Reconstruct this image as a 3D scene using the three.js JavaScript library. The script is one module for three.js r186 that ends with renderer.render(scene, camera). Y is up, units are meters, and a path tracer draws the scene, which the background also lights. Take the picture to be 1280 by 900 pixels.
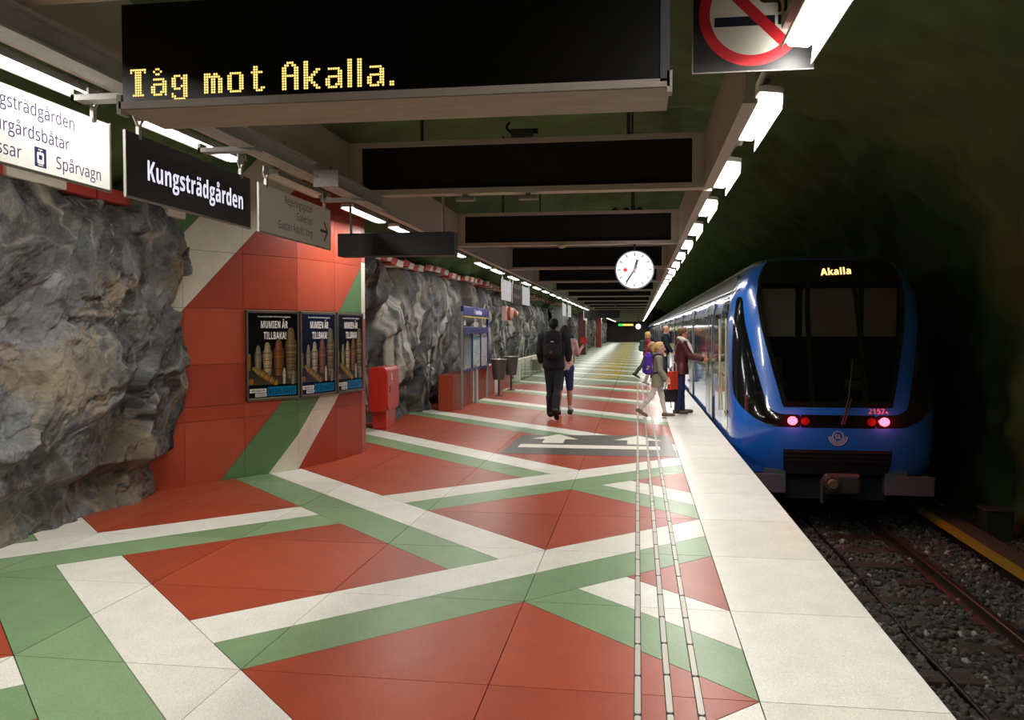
import * as THREE from 'three';
import { mergeGeometries } from 'three/addons/utils/BufferGeometryUtils.js';
import { RoundedBoxGeometry } from 'three/addons/geometries/RoundedBoxGeometry.js';
import { TextGeometry } from 'three/addons/geometries/TextGeometry.js';
import { FontLoader } from 'three/addons/loaders/FontLoader.js';
import { RectAreaLightUniformsLib } from 'three/addons/lights/RectAreaLightUniformsLib.js';
import { createNoise3D } from 'simplex-noise';

// ---------------------------------------------------------------- camera, exposure, light levels
const scene = new THREE.Scene();
scene.background = new THREE.Color(0x000000);
const FOCAL = 1060;                                             // focal length in pixels of the 1280 x 900 frame
const camera = new THREE.PerspectiveCamera(2 * Math.atan(450 / FOCAL) * 180 / Math.PI, 1280 / 900, 0.05, 300);
camera.position.set(0, 1.6, 0);
camera.rotation.order = 'YXZ';
camera.rotation.set(-Math.atan(36 / FOCAL), Math.atan(157 / FOCAL), 0);
scene.add(camera);
const renderer = new THREE.WebGLRenderer();
renderer.toneMapping = THREE.LinearToneMapping;
renderer.toneMappingExposure = 1.08;
renderer.shadowMap.enabled = true;
RectAreaLightUniformsLib.init();
const LAMP_EDGE = 82, LAMP_WALL = 62;                           // radiance of the strip lamps over the platform edge and along the rock
const LAMP_COLOUR = new THREE.Color(1.0, 0.965, 0.905);
const LAMP_GLOW = 5;                                          // what the eye sees of a lamp's diffuser

// ---------------------------------------------------------------- helpers
function mulberry(a) { return () => { a |= 0; a = a + 0x6D2B79F5 | 0; let t = Math.imul(a ^ a >>> 15, 1 | a); t = t + Math.imul(t ^ t >>> 7, 61 | t) ^ t; return ((t ^ t >>> 14) >>> 0) / 4294967296; }; }
const rnd = mulberry(77);
const n3 = createNoise3D(mulberry(5)), n3b = createNoise3D(mulberry(11));
const V = (x, y, z) => new THREE.Vector3(x, y, z);
const lerp = (a, b, t) => a + (b - a) * t, clamp = (x, a = 0, b = 1) => Math.min(b, Math.max(a, x));
const smooth = (a, b, x) => { const t = clamp((x - a) / (b - a)); return t * t * (3 - 2 * t); };
const used = {};
function numbered(n) { const k = used[n] = (used[n] ?? -1) + 1; return k ? n + '_' + String(k).padStart(3, '0') : n; }
function shade(o) { o.castShadow = true; o.receiveShadow = true; return o; }
function part(name, geo, material, parent) { const m = shade(new THREE.Mesh(geo, material)); m.name = parent === scene ? numbered(name) : name; parent.add(m); return m; }
function kids(parent, name, geo, material) {                     // parts of one thing, numbered inside it
  parent.userData_count ??= {}; const k = parent.userData_count[name] = (parent.userData_count[name] ?? -1) + 1;
  const m = shade(new THREE.Mesh(geo, material)); m.name = k ? name + '_' + String(k).padStart(3, '0') : name; parent.add(m); return m;
}
function tag(o, label, category, group) { o.userData.label = label; if (category) o.userData.category = category; if (group) o.userData.group = group; return o; }
function thing(name, label, category, [x, y, z] = [0, 0, 0], turn = 0, group) {
  const o = new THREE.Group(); o.name = numbered(name); scene.add(o); o.position.set(x, y, z); o.rotation.y = turn;
  return tag(o, label, category, group);
}
function structure(name, label) { const o = new THREE.Group(); o.name = name; scene.add(o); o.userData.kind = 'structure'; if (label) o.userData.label = label; return o; }
function copyOf(root, [x, y, z], label, group) { const r = root.clone(); r.name = numbered(root.name.replace(/_\d+$/, '')); scene.add(r); r.position.set(x, y, z); if (label) r.userData.label = label; if (group) r.userData.group = group; return r; }
function norm(g) { const h = g.index ? g.toNonIndexed() : g; for (const k of Object.keys(h.attributes)) if (!['position', 'normal', 'uv'].includes(k)) h.deleteAttribute(k); if (!h.attributes.uv) h.setAttribute('uv', new THREE.BufferAttribute(new Float32Array(h.attributes.position.count * 2), 2)); return h; }
const merge = (...l) => mergeGeometries(l.flat().map(norm));
function box(w, h, d, x = 0, y = 0, z = 0, r = 0) { const g = r ? new RoundedBoxGeometry(w, h, d, 2, r) : new THREE.BoxGeometry(w, h, d); return g.translate(x, y, z); }
function cyl(r0, r1, h, x = 0, y = 0, z = 0, seg = 20) { return new THREE.CylinderGeometry(r0, r1, h, seg).translate(x, y, z); }
function bar(a, b, r, seg = 8) { const d = b.clone().sub(a), g = new THREE.CylinderGeometry(r, r, d.length(), seg); g.applyQuaternion(new THREE.Quaternion().setFromUnitVectors(V(0, 1, 0), d.normalize())); return g.translate((a.x + b.x) / 2, (a.y + b.y) / 2, (a.z + b.z) / 2); }
function tube(pts, r, seg = 24, rad = 8) { return new THREE.TubeGeometry(new THREE.CatmullRomCurve3(pts), seg, r, rad); }
function shapeOf(pts) { const s = new THREE.Shape(); pts.forEach(([x, y], i) => i ? s.lineTo(x, y) : s.moveTo(x, y)); s.closePath(); return s; }
function prismZ(pts, z0, z1) { return new THREE.ExtrudeGeometry(shapeOf(pts), { depth: Math.abs(z1 - z0), bevelEnabled: false }).translate(0, 0, Math.min(z0, z1)); }   // outline in x, y swept along z
function std(color, roughness = 0.6, o = {}) { return new THREE.MeshStandardMaterial({ color, roughness, ...o }); }
function phys(color, roughness = 0.4, o = {}) { return new THREE.MeshPhysicalMaterial({ color, roughness, ...o }); }
const font = await new FontLoader().loadAsync('fonts/droid/droid_sans_bold.typeface.json');
const fontR = await new FontLoader().loadAsync('fonts/droid/droid_sans_regular.typeface.json');

function dataTexture(w, h, fn, colour) {
  const d = new Uint8Array(w * h * 4);
  for (let y = 0; y < h; y++) for (let x = 0; x < w; x++) { const c = fn(x, y), i = (y * w + x) * 4; d[i] = c[0]; d[i + 1] = c[1]; d[i + 2] = c[2]; d[i + 3] = 255; }
  const t = new THREE.DataTexture(d, w, h); t.wrapS = t.wrapT = THREE.RepeatWrapping; t.magFilter = THREE.LinearFilter; t.minFilter = THREE.LinearMipmapLinearFilter; t.generateMipmaps = true;
  if (colour) t.colorSpace = THREE.SRGBColorSpace; t.needsUpdate = true; return t;
}
function canvasTexture(w, h, draw) { const c = document.createElement('canvas'); c.width = w; c.height = h; const g = c.getContext('2d'); draw(g, w, h); const t = new THREE.CanvasTexture(c); t.colorSpace = THREE.SRGBColorSpace; t.anisotropy = 8; return t; }
const tileNoise = (x, y, s, f) => { const a = x / s * 2 * Math.PI, b = y / s * 2 * Math.PI; return n3(Math.cos(a) * f, Math.sin(a) * f, Math.cos(b) * f + 7.3) * 0.5 + n3b(Math.sin(b) * f, Math.cos(a) * f * 0.7, Math.sin(a) * f) * 0.5; };
// terrazzo: fine chips of stone, cast in a coloured ground; the tint comes from the material colour
const terrazzo = (() => {
  const S = 1024, v = new Float32Array(S * S).fill(236), r = mulberry(3);
  for (let k = 0; k < 26000; k++) { const x = r() * S | 0, y = r() * S | 0, rad = 1 + r() * 2.2, t = r() < 0.55 ? 214 + r() * 16 : 244 + r() * 11; for (let j = -3; j <= 3; j++) for (let i = -3; i <= 3; i++) if (i * i + j * j < rad * rad) v[((y + j + S) % S) * S + (x + i + S) % S] = t; }
  for (let k = 0; k < 90; k++) { const x = r() * S | 0, y = r() * S | 0; for (let j = 0; j < 2; j++) for (let i = 0; i < 2; i++) v[((y + j) % S) * S + (x + i) % S] = 120 + r() * 40; }
  return dataTexture(S, S, (x, y) => { const t = v[y * S + x] + 8 * tileNoise(x, y, S, 0.8); return [clamp(t, 0, 255), clamp(t, 0, 255), clamp(t * 0.99, 0, 255)]; }, true);
})();
terrazzo.repeat.set(0.85, 0.85);
const polish = dataTexture(512, 512, (x, y) => { const t = 92 + 5 * tileNoise(x, y, 512, 0.9) + 4 * tileNoise(x, y, 512, 3.1); return [255, t, 0]; });
polish.repeat.set(0.35, 0.35);
const paintWear = dataTexture(512, 512, (x, y) => { const t = 232 + 14 * tileNoise(x, y, 512, 1.2) + 9 * tileNoise(x, y, 512, 4.5); return [t, t, t]; }, true);
paintWear.repeat.set(0.9, 0.9);
const grain = dataTexture(512, 512, (x, y) => { const t = 128 + 60 * tileNoise(x, y, 512, 2.6) + 50 * tileNoise(x, y, 512, 9); return [t, t, t]; });

const terrazzoMat = (c) => phys(c, 1, { map: terrazzo, roughnessMap: polish, specularIntensity: 0.33 });
const RED = 0xa8402a, WHITE = 0xe6dfd0, GREEN = 0x678f60;
const M = {
  red: [0xaa4a31, 0xa54830, 0xae4e34].map(terrazzoMat), white: [0xefebe2, 0xebe6dc, 0xf1eee6].map(terrazzoMat), green: [0x84a278, 0x7f9d74, 0x89a67d].map(terrazzoMat), pale: [0x7b8a6a, 0x76856e, 0x808c68].map(terrazzoMat), yellow: [0xb39a2c].map(terrazzoMat),
  joint: std(0x2a2622, 0.9), steel: std(0xb9b6ae, 0.35, { metalness: 0.9 }), paintGrey: std(0x8d8a80, 0.55), darkSteel: std(0x3a3733, 0.6), beam: std(0xb5ab9c, 0.65), soot: std(0x15130f, 0.92), black: std(0x0c0c0c, 0.5),
  trayGrey: std(0xa9a69c, 0.5, { map: paintWear }), lampHousing: std(0xc9c7c0, 0.5), concrete: std(0x77716a, 0.9, { map: paintWear }),
};
const glow = new THREE.MeshStandardMaterial({ color: 0xffffff, emissive: new THREE.Color(1, 0.975, 0.94), emissiveIntensity: LAMP_GLOW, roughness: 0.5 });
// ---------------------------------------------------------------- the platform floor: terrazzo tiles in a woven band pattern
// u counts tiles from the edge strip (0) towards the rock (negative), v counts tile rows away from the camera
const X0 = 0.53, PX = 1.19, Z0 = -3.73, PZ = 1.2, FLOOR_END = -128;
function region(u, v) {
  const a = v - u, b = v + u, am = Math.floor(a / 3), bn = Math.floor(b / 3), fa = a - 3 * am, fb = b - 3 * bn;
  const A = fa >= 2 && a < 6, B = fb <= 1;
  const useA = A && (!B || (bn - am) % 2 === 0);
  if (useA) return ['A' + am, fa > 2.5 ? 'white' : 'green'];
  if (B) return ['B' + bn, fb > 0.5 ? 'white' : 'green'];
  return ['field', v < 18 ? 'red' : (u > -1.9 && u < -0.9 && v > 21) ? 'yellow' : 'pale'];
}
function cellPieces(i, k) {
  const tri = [];
  for (let b = 0; b < 4; b++) for (let a = 0; a < 4; a++) {
    const x = i * 4 + a, y = k * 4 + b, p = [x, y], q = [x + 1, y], r = [x + 1, y + 1], s = [x, y + 1];
    if ((x + y) % 2 === 0) tri.push([p, q, r], [p, r, s]); else tri.push([p, q, s], [q, r, s]);
  }
  const T = tri.map((t) => { const c = region((t[0][0] + t[1][0] + t[2][0]) / 12, (t[0][1] + t[1][1] + t[2][1]) / 12); return { t, id: c.join(), colour: c[1], seen: false }; });
  const edge = new Map();
  T.forEach((o) => o.t.forEach((p, j) => edge.set(p.join() + '|' + o.t[(j + 1) % 3].join(), o)));
  const out = [];
  for (const o of T) {
    if (o.seen) continue;
    const comp = new Set([o]), todo = [o]; o.seen = true;
    while (todo.length) { const c = todo.pop(); c.t.forEach((p, j) => { const w = edge.get(c.t[(j + 1) % 3].join() + '|' + p.join()); if (w && !w.seen && w.id === c.id) { w.seen = true; comp.add(w); todo.push(w); } }); }
    const next = new Map();
    for (const c of comp) c.t.forEach((p, j) => { const q = c.t[(j + 1) % 3], w = edge.get(q.join() + '|' + p.join()); if (!w || !comp.has(w)) next.set(p.join(), q); });
    const loop = []; let p = [...next.keys()][0]; const first = p;
    do { loop.push(p.split(',').map(Number)); p = next.get(p).join(); } while (p !== first && loop.length < 80);
    const clean = loop.filter((c, j) => { const a = loop[(j + loop.length - 1) % loop.length], b = loop[(j + 1) % loop.length]; return (c[0] - a[0]) * (b[1] - c[1]) !== (c[1] - a[1]) * (b[0] - c[0]); });
    out.push({ colour: o.colour, pts: clean.map(([a, b]) => [X0 + a / 4 * PX, -(Z0 - b / 4 * PZ)]) });     // outline in x and -z
  }
  return out;
}
function inset(pts, d) {                                         // moves every side of a counter-clockwise outline inwards by d
  const n = pts.length;
  return pts.map((p, i) => {
    const a = pts[(i + n - 1) % n], b = pts[(i + 1) % n];
    let e0 = [p[0] - a[0], p[1] - a[1]], e1 = [b[0] - p[0], b[1] - p[1]];
    const l0 = Math.hypot(...e0), l1 = Math.hypot(...e1); e0 = [e0[0] / l0, e0[1] / l0]; e1 = [e1[0] / l1, e1[1] / l1];
    const m = [-e0[1] - e1[1], e0[0] + e1[0]], c = m[0] * -e0[1] + m[1] * e0[0];
    const k = d / Math.max(0.3, c); return [p[0] + m[0] * k, p[1] + m[1] * k];
  });
}
const floor = structure('floor', 'platform floor of polished terrazzo with woven white and green bands on red');
{
  part('tile_bed', merge(box(6.9, 0.3, 136, -2.2, -0.183, -62), box(0.3, 1.45, 136, 1.02, -0.75, -62)), M.joint, floor);
  const lay = []; 
  for (let k = -2; k < 104; k++) for (let i = -5; i < 0; i++) for (const p of cellPieces(i, k)) lay.push({ ...p, i, k });
  let count = 0; const rest = [], tint = new THREE.Color();
  for (const t of lay) {
    const small = t.k >= 11 || count >= 285 || (t.i < -4 && t.k > 3);
    const s = shapeOf(inset(t.pts, t.k > 14 ? 0.006 : 0.0028));
    if (!small) {
      const g = new THREE.ExtrudeGeometry(s, { depth: 0.033, bevelEnabled: false }).rotateX(-Math.PI / 2).translate(0, -0.033, 0);
      const set = M[t.colour]; kids(floor, 'floor_tile', g, set[(Math.abs(t.i * 7 + t.k * 3) + count) % set.length]); count++;
    } else {
      const g = norm(new THREE.ShapeGeometry(s).rotateX(-Math.PI / 2)), n = g.attributes.position.count, c = new Float32Array(n * 3);
      tint.copy(M[t.colour][count % M[t.colour].length].color); for (let j = 0; j < n; j++) tint.toArray(c, j * 3);
      g.setAttribute('color', new THREE.BufferAttribute(c, 3)); rest.push(g);
    }
  }
  const far = terrazzoMat(0xffffff); far.vertexColors = true;
  const f = part('far_floor_tiles', mergeGeometries(rest), far, floor); f.userData.kind = 'stuff'; f.userData.label = 'far rows of terrazzo tiles, red then pale green, crossed by white stripes';
  // the white safety strip along the edge
  const restE = [];
  for (let k = -2; k < 104; k++) {
    const z0 = Z0 - k * PZ, g = box(0.775, 0.15, PZ - 0.006, X0 + 0.003 + 0.3875 - 0.003 + 0.003, -0.075, z0 - PZ / 2);
    const uv = g.attributes.uv, p = g.attributes.position; for (let j = 0; j < uv.count; j++) uv.setXY(j, p.getX(j), p.getZ(j));
    if (k < 26) kids(floor, 'edge_tile', g, M.white[(k + 2) % 3]); else restE.push(g);
  }
  part('far_edge_tiles', merge(restE), M.white[0], floor).userData.kind = 'stuff';
  // three raised guide lines of short metal strips
  const cap = new THREE.Shape(); cap.absarc(0, 0.181, 0.0125, 0, Math.PI); cap.absarc(0, -0.181, 0.0125, Math.PI, 2 * Math.PI);
  const strip = new THREE.ExtrudeGeometry(cap, { depth: 0.004, bevelEnabled: true, bevelSize: 0.0015, bevelThickness: 0.0015, bevelSegments: 1, curveSegments: 4 }).rotateX(-Math.PI / 2);
  const stripMat = std(0xaaa498, 0.45, { metalness: 0.3 }), farStrip = [];
  for (const x of [0.008, 0.142, 0.272]) kids(floor, 'guide_bedding', box(0.035, 0.0016, 27, x, 0.0002, -15.5), std(0x3c3833, 0.9));
  for (const x of [0.008, 0.142, 0.272]) for (let j = -3; j < 300; j++) {
    const z = -3.72 - 0.405 * j - (x > 0.1 ? 0.03 : 0);
    if (j < 62) { const m = kids(floor, 'guide_strip', strip, stripMat); m.position.set(x, 0, z); } else if (j < 260) farStrip.push(box(0.027, 0.004, 0.39, x, 0.002, z));
  }
  part('far_guide_strips', merge(farStrip), stripMat, floor).userData.kind = 'stuff';
}
{ // dark panel with two white arrows stuck on the floor
  const t = thing('floor_marking', 'dark grey floor marking with two white arrows and a white bar', 'floor marking', [-0.65, 0, -12]);
  const flat = (pts, y) => new THREE.ExtrudeGeometry(shapeOf(pts), { depth: 0.002, bevelEnabled: false }).rotateX(-Math.PI / 2).translate(0, y, 0);
  part('dark_panel', flat([[-1.13, -1.08], [1.15, -1.08], [1.13, 1.15], [-1.1, 0.9]], 0.0005), phys(0x55524d, 0.42, { map: paintWear }), t);
  const w = phys(0xe2ddd0, 0.4);
  part('white_bar', flat([[-0.98, -0.47], [0.96, -0.47], [0.96, -0.14], [-0.98, -0.14]], 0.0022), w, t);
  for (const x of [-0.55, 0.66]) kids(t, 'arrow', flat([[x - 0.15, 0.03], [x + 0.15, 0.03], [x + 0.15, 0.48], [x + 0.34, 0.48], [x, 1.06], [x - 0.34, 0.48], [x - 0.15, 0.48]], 0.0022), w);
}
// ---------------------------------------------------------------- rock walls, painted vault, tiled pier
// broken rock: nested cells, each a tilted plane, joined by steps
function hash(x, y, z, s) { let h = Math.imul(x, 374761393) ^ Math.imul(y, 668265263) ^ Math.imul(z, 2147483647) ^ Math.imul(s, 974634777); h = Math.imul(h ^ h >>> 13, 1274126177); return ((h ^ h >>> 16) >>> 0) / 4294967296; }
function facet(z, y, size, seed, soft = 0.12) {
  const a = z / size, b = y / size, ia = Math.floor(a), ib = Math.floor(b); let d1 = 9, d2 = 9, c = null, c2 = null;
  for (let j = -1; j <= 1; j++) for (let i = -1; i <= 1; i++) { const x = ia + i, w = ib + j, px = x + hash(x, w, 1, seed), py = w + hash(x, w, 2, seed), d = Math.hypot(a - px, b - py); if (d < d1) { d2 = d1; c2 = c; d1 = d; c = [x, w, a - px, b - py]; } else if (d < d2) { d2 = d; c2 = [x, w, a - px, b - py]; } }
  const plane = ([x, w, da, db]) => (hash(x, w, 3, seed) - 0.5) * 1.0 + (hash(x, w, 4, seed) - 0.5) * 1.7 * da + (hash(x, w, 5, seed) - 0.5) * 1.7 * db, k = 0.5 + 0.5 * smooth(0, soft, d2 - d1);
  return { h: plane(c) * k + plane(c2) * (1 - k), id: hash(c[0], c[1], 6, seed), crack: d2 - d1 };
}
function rockRelief(z, y) {
  const wz = z + 0.2 * n3(z * 0.9, y * 0.9, 3) + 0.035 * n3(z * 4, y * 4, 9), wy = y * 0.9 + z * 0.3 + 0.2 * n3(z * 0.9, y * 0.9, 40) + 0.035 * n3(z * 4, y * 4, 60);
  const a = facet(wz, wy * 0.85, 1.05, 1), b = facet(wz + 3.1, wy, 0.5, 2), c = facet(wz, wy + 1.7, 0.21, 3, 0.2), d = facet(wz, wy + 0.7, 0.09, 4, 0.3);
  let h = 0.21 * a.h + 0.12 * b.h + 0.04 * c.h + 0.014 * d.h + 0.05 * n3(z * 0.8, y * 0.8, 20) + 0.008 * n3(z * 9, y * 9, 2) + 0.005 * n3(z * 24, y * 24, 5) + 0.007 * facet(wz + 1, wy, 0.05, 8, 0.3).h;
  h -= 0.04 * Math.exp(-a.crack * 26) + 0.015 * Math.exp(-b.crack * 26);
  return { h, a, b, c, d, wz, wy };
}
const _c = new THREE.Color();
function rockColour(z, y, r, out, i, streak) {
  const m0 = facet(r.wz * 0.9 + 31, r.wy * 1.1 + 7, 0.8, 21).id * 0.42 + facet(r.wz + 17, r.wy + 3, 0.36, 22).id * 0.38 + facet(r.wz + 5, r.wy + 11, 0.13, 23).id * 0.3, m = m0 * m0 * 1.35, f = n3(z * 2.1, y * 2.1, 70), g = n3b(z * 7, y * 7, 31), k = n3b(z * 30, y * 30, 4);
  let t = 0.036 + 0.125 * m + 0.035 * f + 0.03 * g + 0.03 * k;
  _c.setRGB(t * 1.02, t * 0.98, t * 0.93).lerp(new THREE.Color(t * 0.95, t * 0.98, t * 1.02), smooth(-0.2, 0.2, f));
  const vein = Math.exp(-Math.abs(n3(r.wz * 1.3 + r.wy * 0.8, r.wy * 0.9, 12)) * 14) * smooth(-0.2, 0.5, n3b(z * 0.8, y * 0.8, 17));
  _c.lerp(new THREE.Color(0.4, 0.35, 0.27), 0.65 * vein);
  const vein2 = Math.exp(-Math.abs(n3b(r.wz * 3 - r.wy * 2.2, r.wy * 1.6, 55)) * 22) * smooth(0, 0.5, n3(z, y, 90));
  _c.lerp(new THREE.Color(0.42, 0.39, 0.34), 0.55 * vein2);
  const ochre = smooth(0.42, 0.6, n3b(z * 0.9 + 5, y * 0.9, 8) + 0.3 * g + 0.25 * k); _c.lerp(new THREE.Color(0.25, 0.18, 0.1), 0.5 * ochre);
  const dark = smooth(0.34, 0.46, n3(z * 1.6, y * 1.3 + 9, 33) + 0.25 * k + 0.2 * g); _c.lerp(new THREE.Color(0.05, 0.047, 0.044), 0.45 * dark);
  if (streak) { _c.multiplyScalar(0.62); const s = smooth(0.2, 0.6, n3(z * 2.4, y * 0.35, 5) + 0.4 * n3b(z * 11, y * 0.6, 3)) * smooth(-0.3, 0.4, n3(z * 0.35, y * 0.3, 77)); _c.lerp(new THREE.Color(0.5, 0.47, 0.41), 0.8 * s); }
  _c.toArray(out, i * 3);
}
const rockMat = std(0xffffff, 0.78, { vertexColors: true, bumpMap: grain, bumpScale: 0.012 });
function gridMesh(nu, nv, at, colour) {
  const P = new Float32Array((nu + 1) * (nv + 1) * 3), C = new Float32Array(P.length), U = new Float32Array((nu + 1) * (nv + 1) * 2), I = [];
  for (let j = 0; j <= nv; j++) for (let i = 0; i <= nu; i++) { const k = j * (nu + 1) + i, p = at(i / nu, j / nv); P.set(p.slice(0, 3), k * 3); U.set([p[3] ?? p[2], p[4] ?? p[1]], k * 2); colour(p, C, k); }
  for (let j = 0; j < nv; j++) for (let i = 0; i < nu; i++) { const k = j * (nu + 1) + i; I.push(k, k + 1, k + nu + 2, k, k + nu + 2, k + nu + 1); }
  const g = new THREE.BufferGeometry(); g.setAttribute('position', new THREE.BufferAttribute(P, 3)); g.setAttribute('uv', new THREE.BufferAttribute(U, 2)); g.setAttribute('color', new THREE.BufferAttribute(C, 3)); g.setIndex(I); g.computeVertexNormals(); return g;
}
const curve = (tab, y) => { for (let i = 1; i < tab.length; i++) if (y <= tab[i][0]) return lerp(tab[i - 1][1], tab[i][1], clamp((y - tab[i - 1][0]) / (tab[i][0] - tab[i - 1][0]))); return tab[tab.length - 1][1]; };
{ // the bare rock beside the camera
  const prof = [[-0.2, -4.68], [0, -4.65], [0.12, -4.7], [0.3, -4.72], [0.42, -4.5], [1.0, -4.42], [1.6, -4.5], [2.0, -4.44], [2.5, -4.5], [2.8, -4.62], [3.0, -4.85], [3.3, -5.2]];
  const end = [[-0.2, -8.22], [0.2, -8.3], [0.6, -8.42], [1.2, -8.26], [1.5, -8.1], [1.8, -7.78], [2.0, -7.95], [2.2, -8.15], [2.5, -8.2], [2.8, -8.3], [3.3, -8.4]];
  const g = gridMesh(740, 330, (u, v) => {
    const z = u < 0.28 ? lerp(3.5, -3.0, u / 0.28) : lerp(-3.0, -9.3, (u - 0.28) / 0.72), y = lerp(-0.15, 3.25, v), r = rockRelief(z, y);
    const e = curve(end, y) + 0.05 * n3(y * 5, 1, 2), past = smooth(e + 0.04, e - 0.22, z);
    const amp = 0.8 + 0.2 * smooth(0.02, 0.4, y), lean = z > -5.6 ? 0.05 * (z + 5.6) : 0;
    const x = curve(prof, y) - Math.max(lean, 0) * 0.6 + r.h * amp * (1 - 0.6 * past) - past * 1.5 - 0.12 * smooth(-7.0, -8.2, z);
    return [x, y, z, z, y];
  }, (p, C, k) => rockColour(p[2], p[1], rockRelief(p[2], p[1]), C, k));
  const w = part('wall_left', g, rockMat, scene); w.userData.kind = 'structure'; w.userData.label = 'bare broken grey rock face nearest the camera under the hanging signs';
}
{ // the rock wall that goes on beyond the tiled pier
  const prof = [[-0.2, -4.35], [0, -4.3], [0.3, -4.32], [1.0, -4.3], [1.8, -4.34], [2.4, -4.33], [2.75, -4.42], [2.95, -4.6], [3.2, -4.9]];
  const zz = (u) => -10.8 - 117 * Math.pow(u, 1.9) - 2 * u;
  const g = gridMesh(900, 96, (u, v) => {
    const z = zz(u), y = lerp(-0.15, 3.15, v), r = rockRelief(z * 0.9, y);
    const far = smooth(-24, -27, z) * 0.25 + 0.42 * smooth(-14.7, -14.2, z) * smooth(2.2, 1.6, y);
    return [curve(prof, y) + r.h * 0.85 + 0.12 * n3(z * 0.25, y * 0.3, 6) - far, y, z, z, y];
  }, (p, C, k) => rockColour(p[2], p[1], rockRelief(p[2] * 0.9, p[1]), C, k, true));
  const w = part('wall_left_001', g, rockMat, scene); w.userData.kind = 'structure'; w.userData.label = 'long rough rock wall with pale vertical streaks beyond the tiled pier';
}
const ceiling = structure('ceiling', 'green painted rock vault behind a grid of dark beams');
{ // the vault: sprayed rock painted in dark green patches, from the wall round over the tracks
  const prof = [[-5.5, 2.5], [-4.95, 2.75], [-4.6, 3.1], [-4.1, 3.75], [-3.0, 4.5], [-1.4, 5.05], [0.6, 5.25], [2.6, 5.0], [4.1, 4.3], [5.0, 3.2], [5.4, 1.9], [5.5, 0.6], [5.45, -0.6], [5.4, -1.7]];
  const c = new THREE.CatmullRomCurve3(prof.map(([x, y]) => V(x, y, 0))), n = 84, pts = c.getPoints(n);
  const zz = (u) => 6.4 - 30 * u - 108 * Math.pow(u, 2.2);
  const g = gridMesh(420, n, (u, v) => {
    const k = Math.round(v * n), p = pts[k], a = pts[Math.max(0, k - 1)], b = pts[Math.min(n, k + 1)], tx = b.x - a.x, ty = b.y - a.y, l = Math.hypot(tx, ty), z = zz(u);
    const d = 0.16 * n3(p.x * 0.9, p.y * 0.9, z * 0.9) + 0.06 * n3(p.x * 2.6, p.y * 2.6, z * 2.6) + 0.025 * n3b(p.x * 7, p.y * 7, z * 7);
    return [p.x + d * ty / l, p.y - d * tx / l, z, v * 17, z];
  }, (p, C, k) => {
    const t = n3b(p[0] * 0.7, p[1] * 0.7, p[2] * 0.7) * 0.6 + n3(p[0] * 2.2, p[1] * 2.2, p[2] * 2.2) * 0.3 + n3b(p[0] * 8, p[1] * 8, p[2] * 8) * 0.25;
    const sp = 0.5 * n3(p[0] * 17, p[1] * 17, p[2] * 17); const q = 1 + 0.22 * sp + 0.12 * n3b(p[0] * 31, p[1] * 31, p[2] * 31); _c.setRGB(0.095 * q, 0.15 * q, 0.055 * q).lerp(new THREE.Color(0.115, 0.2, 0.06), 0.8 * smooth(0.1, 0.2, t + 0.5 * sp)); _c.toArray(C, k * 3);
  });
  part('vault', g, std(0xffffff, 0.9, { vertexColors: true, bumpMap: grain, bumpScale: 0.01 }), ceiling);
}
{ // closed ends of the hall, and the track side wall below the vault
  const b = part('wall_back', box(11.6, 8, 0.3, 0, 2.2, 6.3), M.concrete, scene); b.userData.kind = 'structure';
  const e = part('wall_end', box(11.6, 8, 0.3, 0, 2.2, -126), std(0x2a2320, 0.9), scene); e.userData.kind = 'structure'; e.userData.label = 'dark wall closing the far end of the platform';
}
// the tiled pier: flat facets that turn along a plan line; s runs along it, y upwards
const PIER = [[-1.42, -4.98, -7.5], [-0.71, -4.6, -8.1], [0, -4.25, -8.72], [0.71, -3.88, -9.32], [1.43, -3.68, -10.0], [2.12, -3.57, -10.68], [2.3, -3.58, -10.86]];
function pierAt(s) { for (let i = 1; i < PIER.length; i++) if (s <= PIER[i][0] || i === PIER.length - 1) { const a = PIER[i - 1], b = PIER[i], t = (s - a[0]) / (b[0] - a[0]); return V(lerp(a[1], b[1], t), 0, lerp(a[2], b[2], t)); } }
function clipHalf(pts, f) { const out = []; for (let i = 0; i < pts.length; i++) { const a = pts[i], b = pts[(i + 1) % pts.length], fa = f(a), fb = f(b); if (fa >= 0) out.push(a); if (fa * fb < 0) { const t = fa / (fa - fb); out.push([lerp(a[0], b[0], t), lerp(a[1], b[1], t)]); } } return out; }
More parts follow.
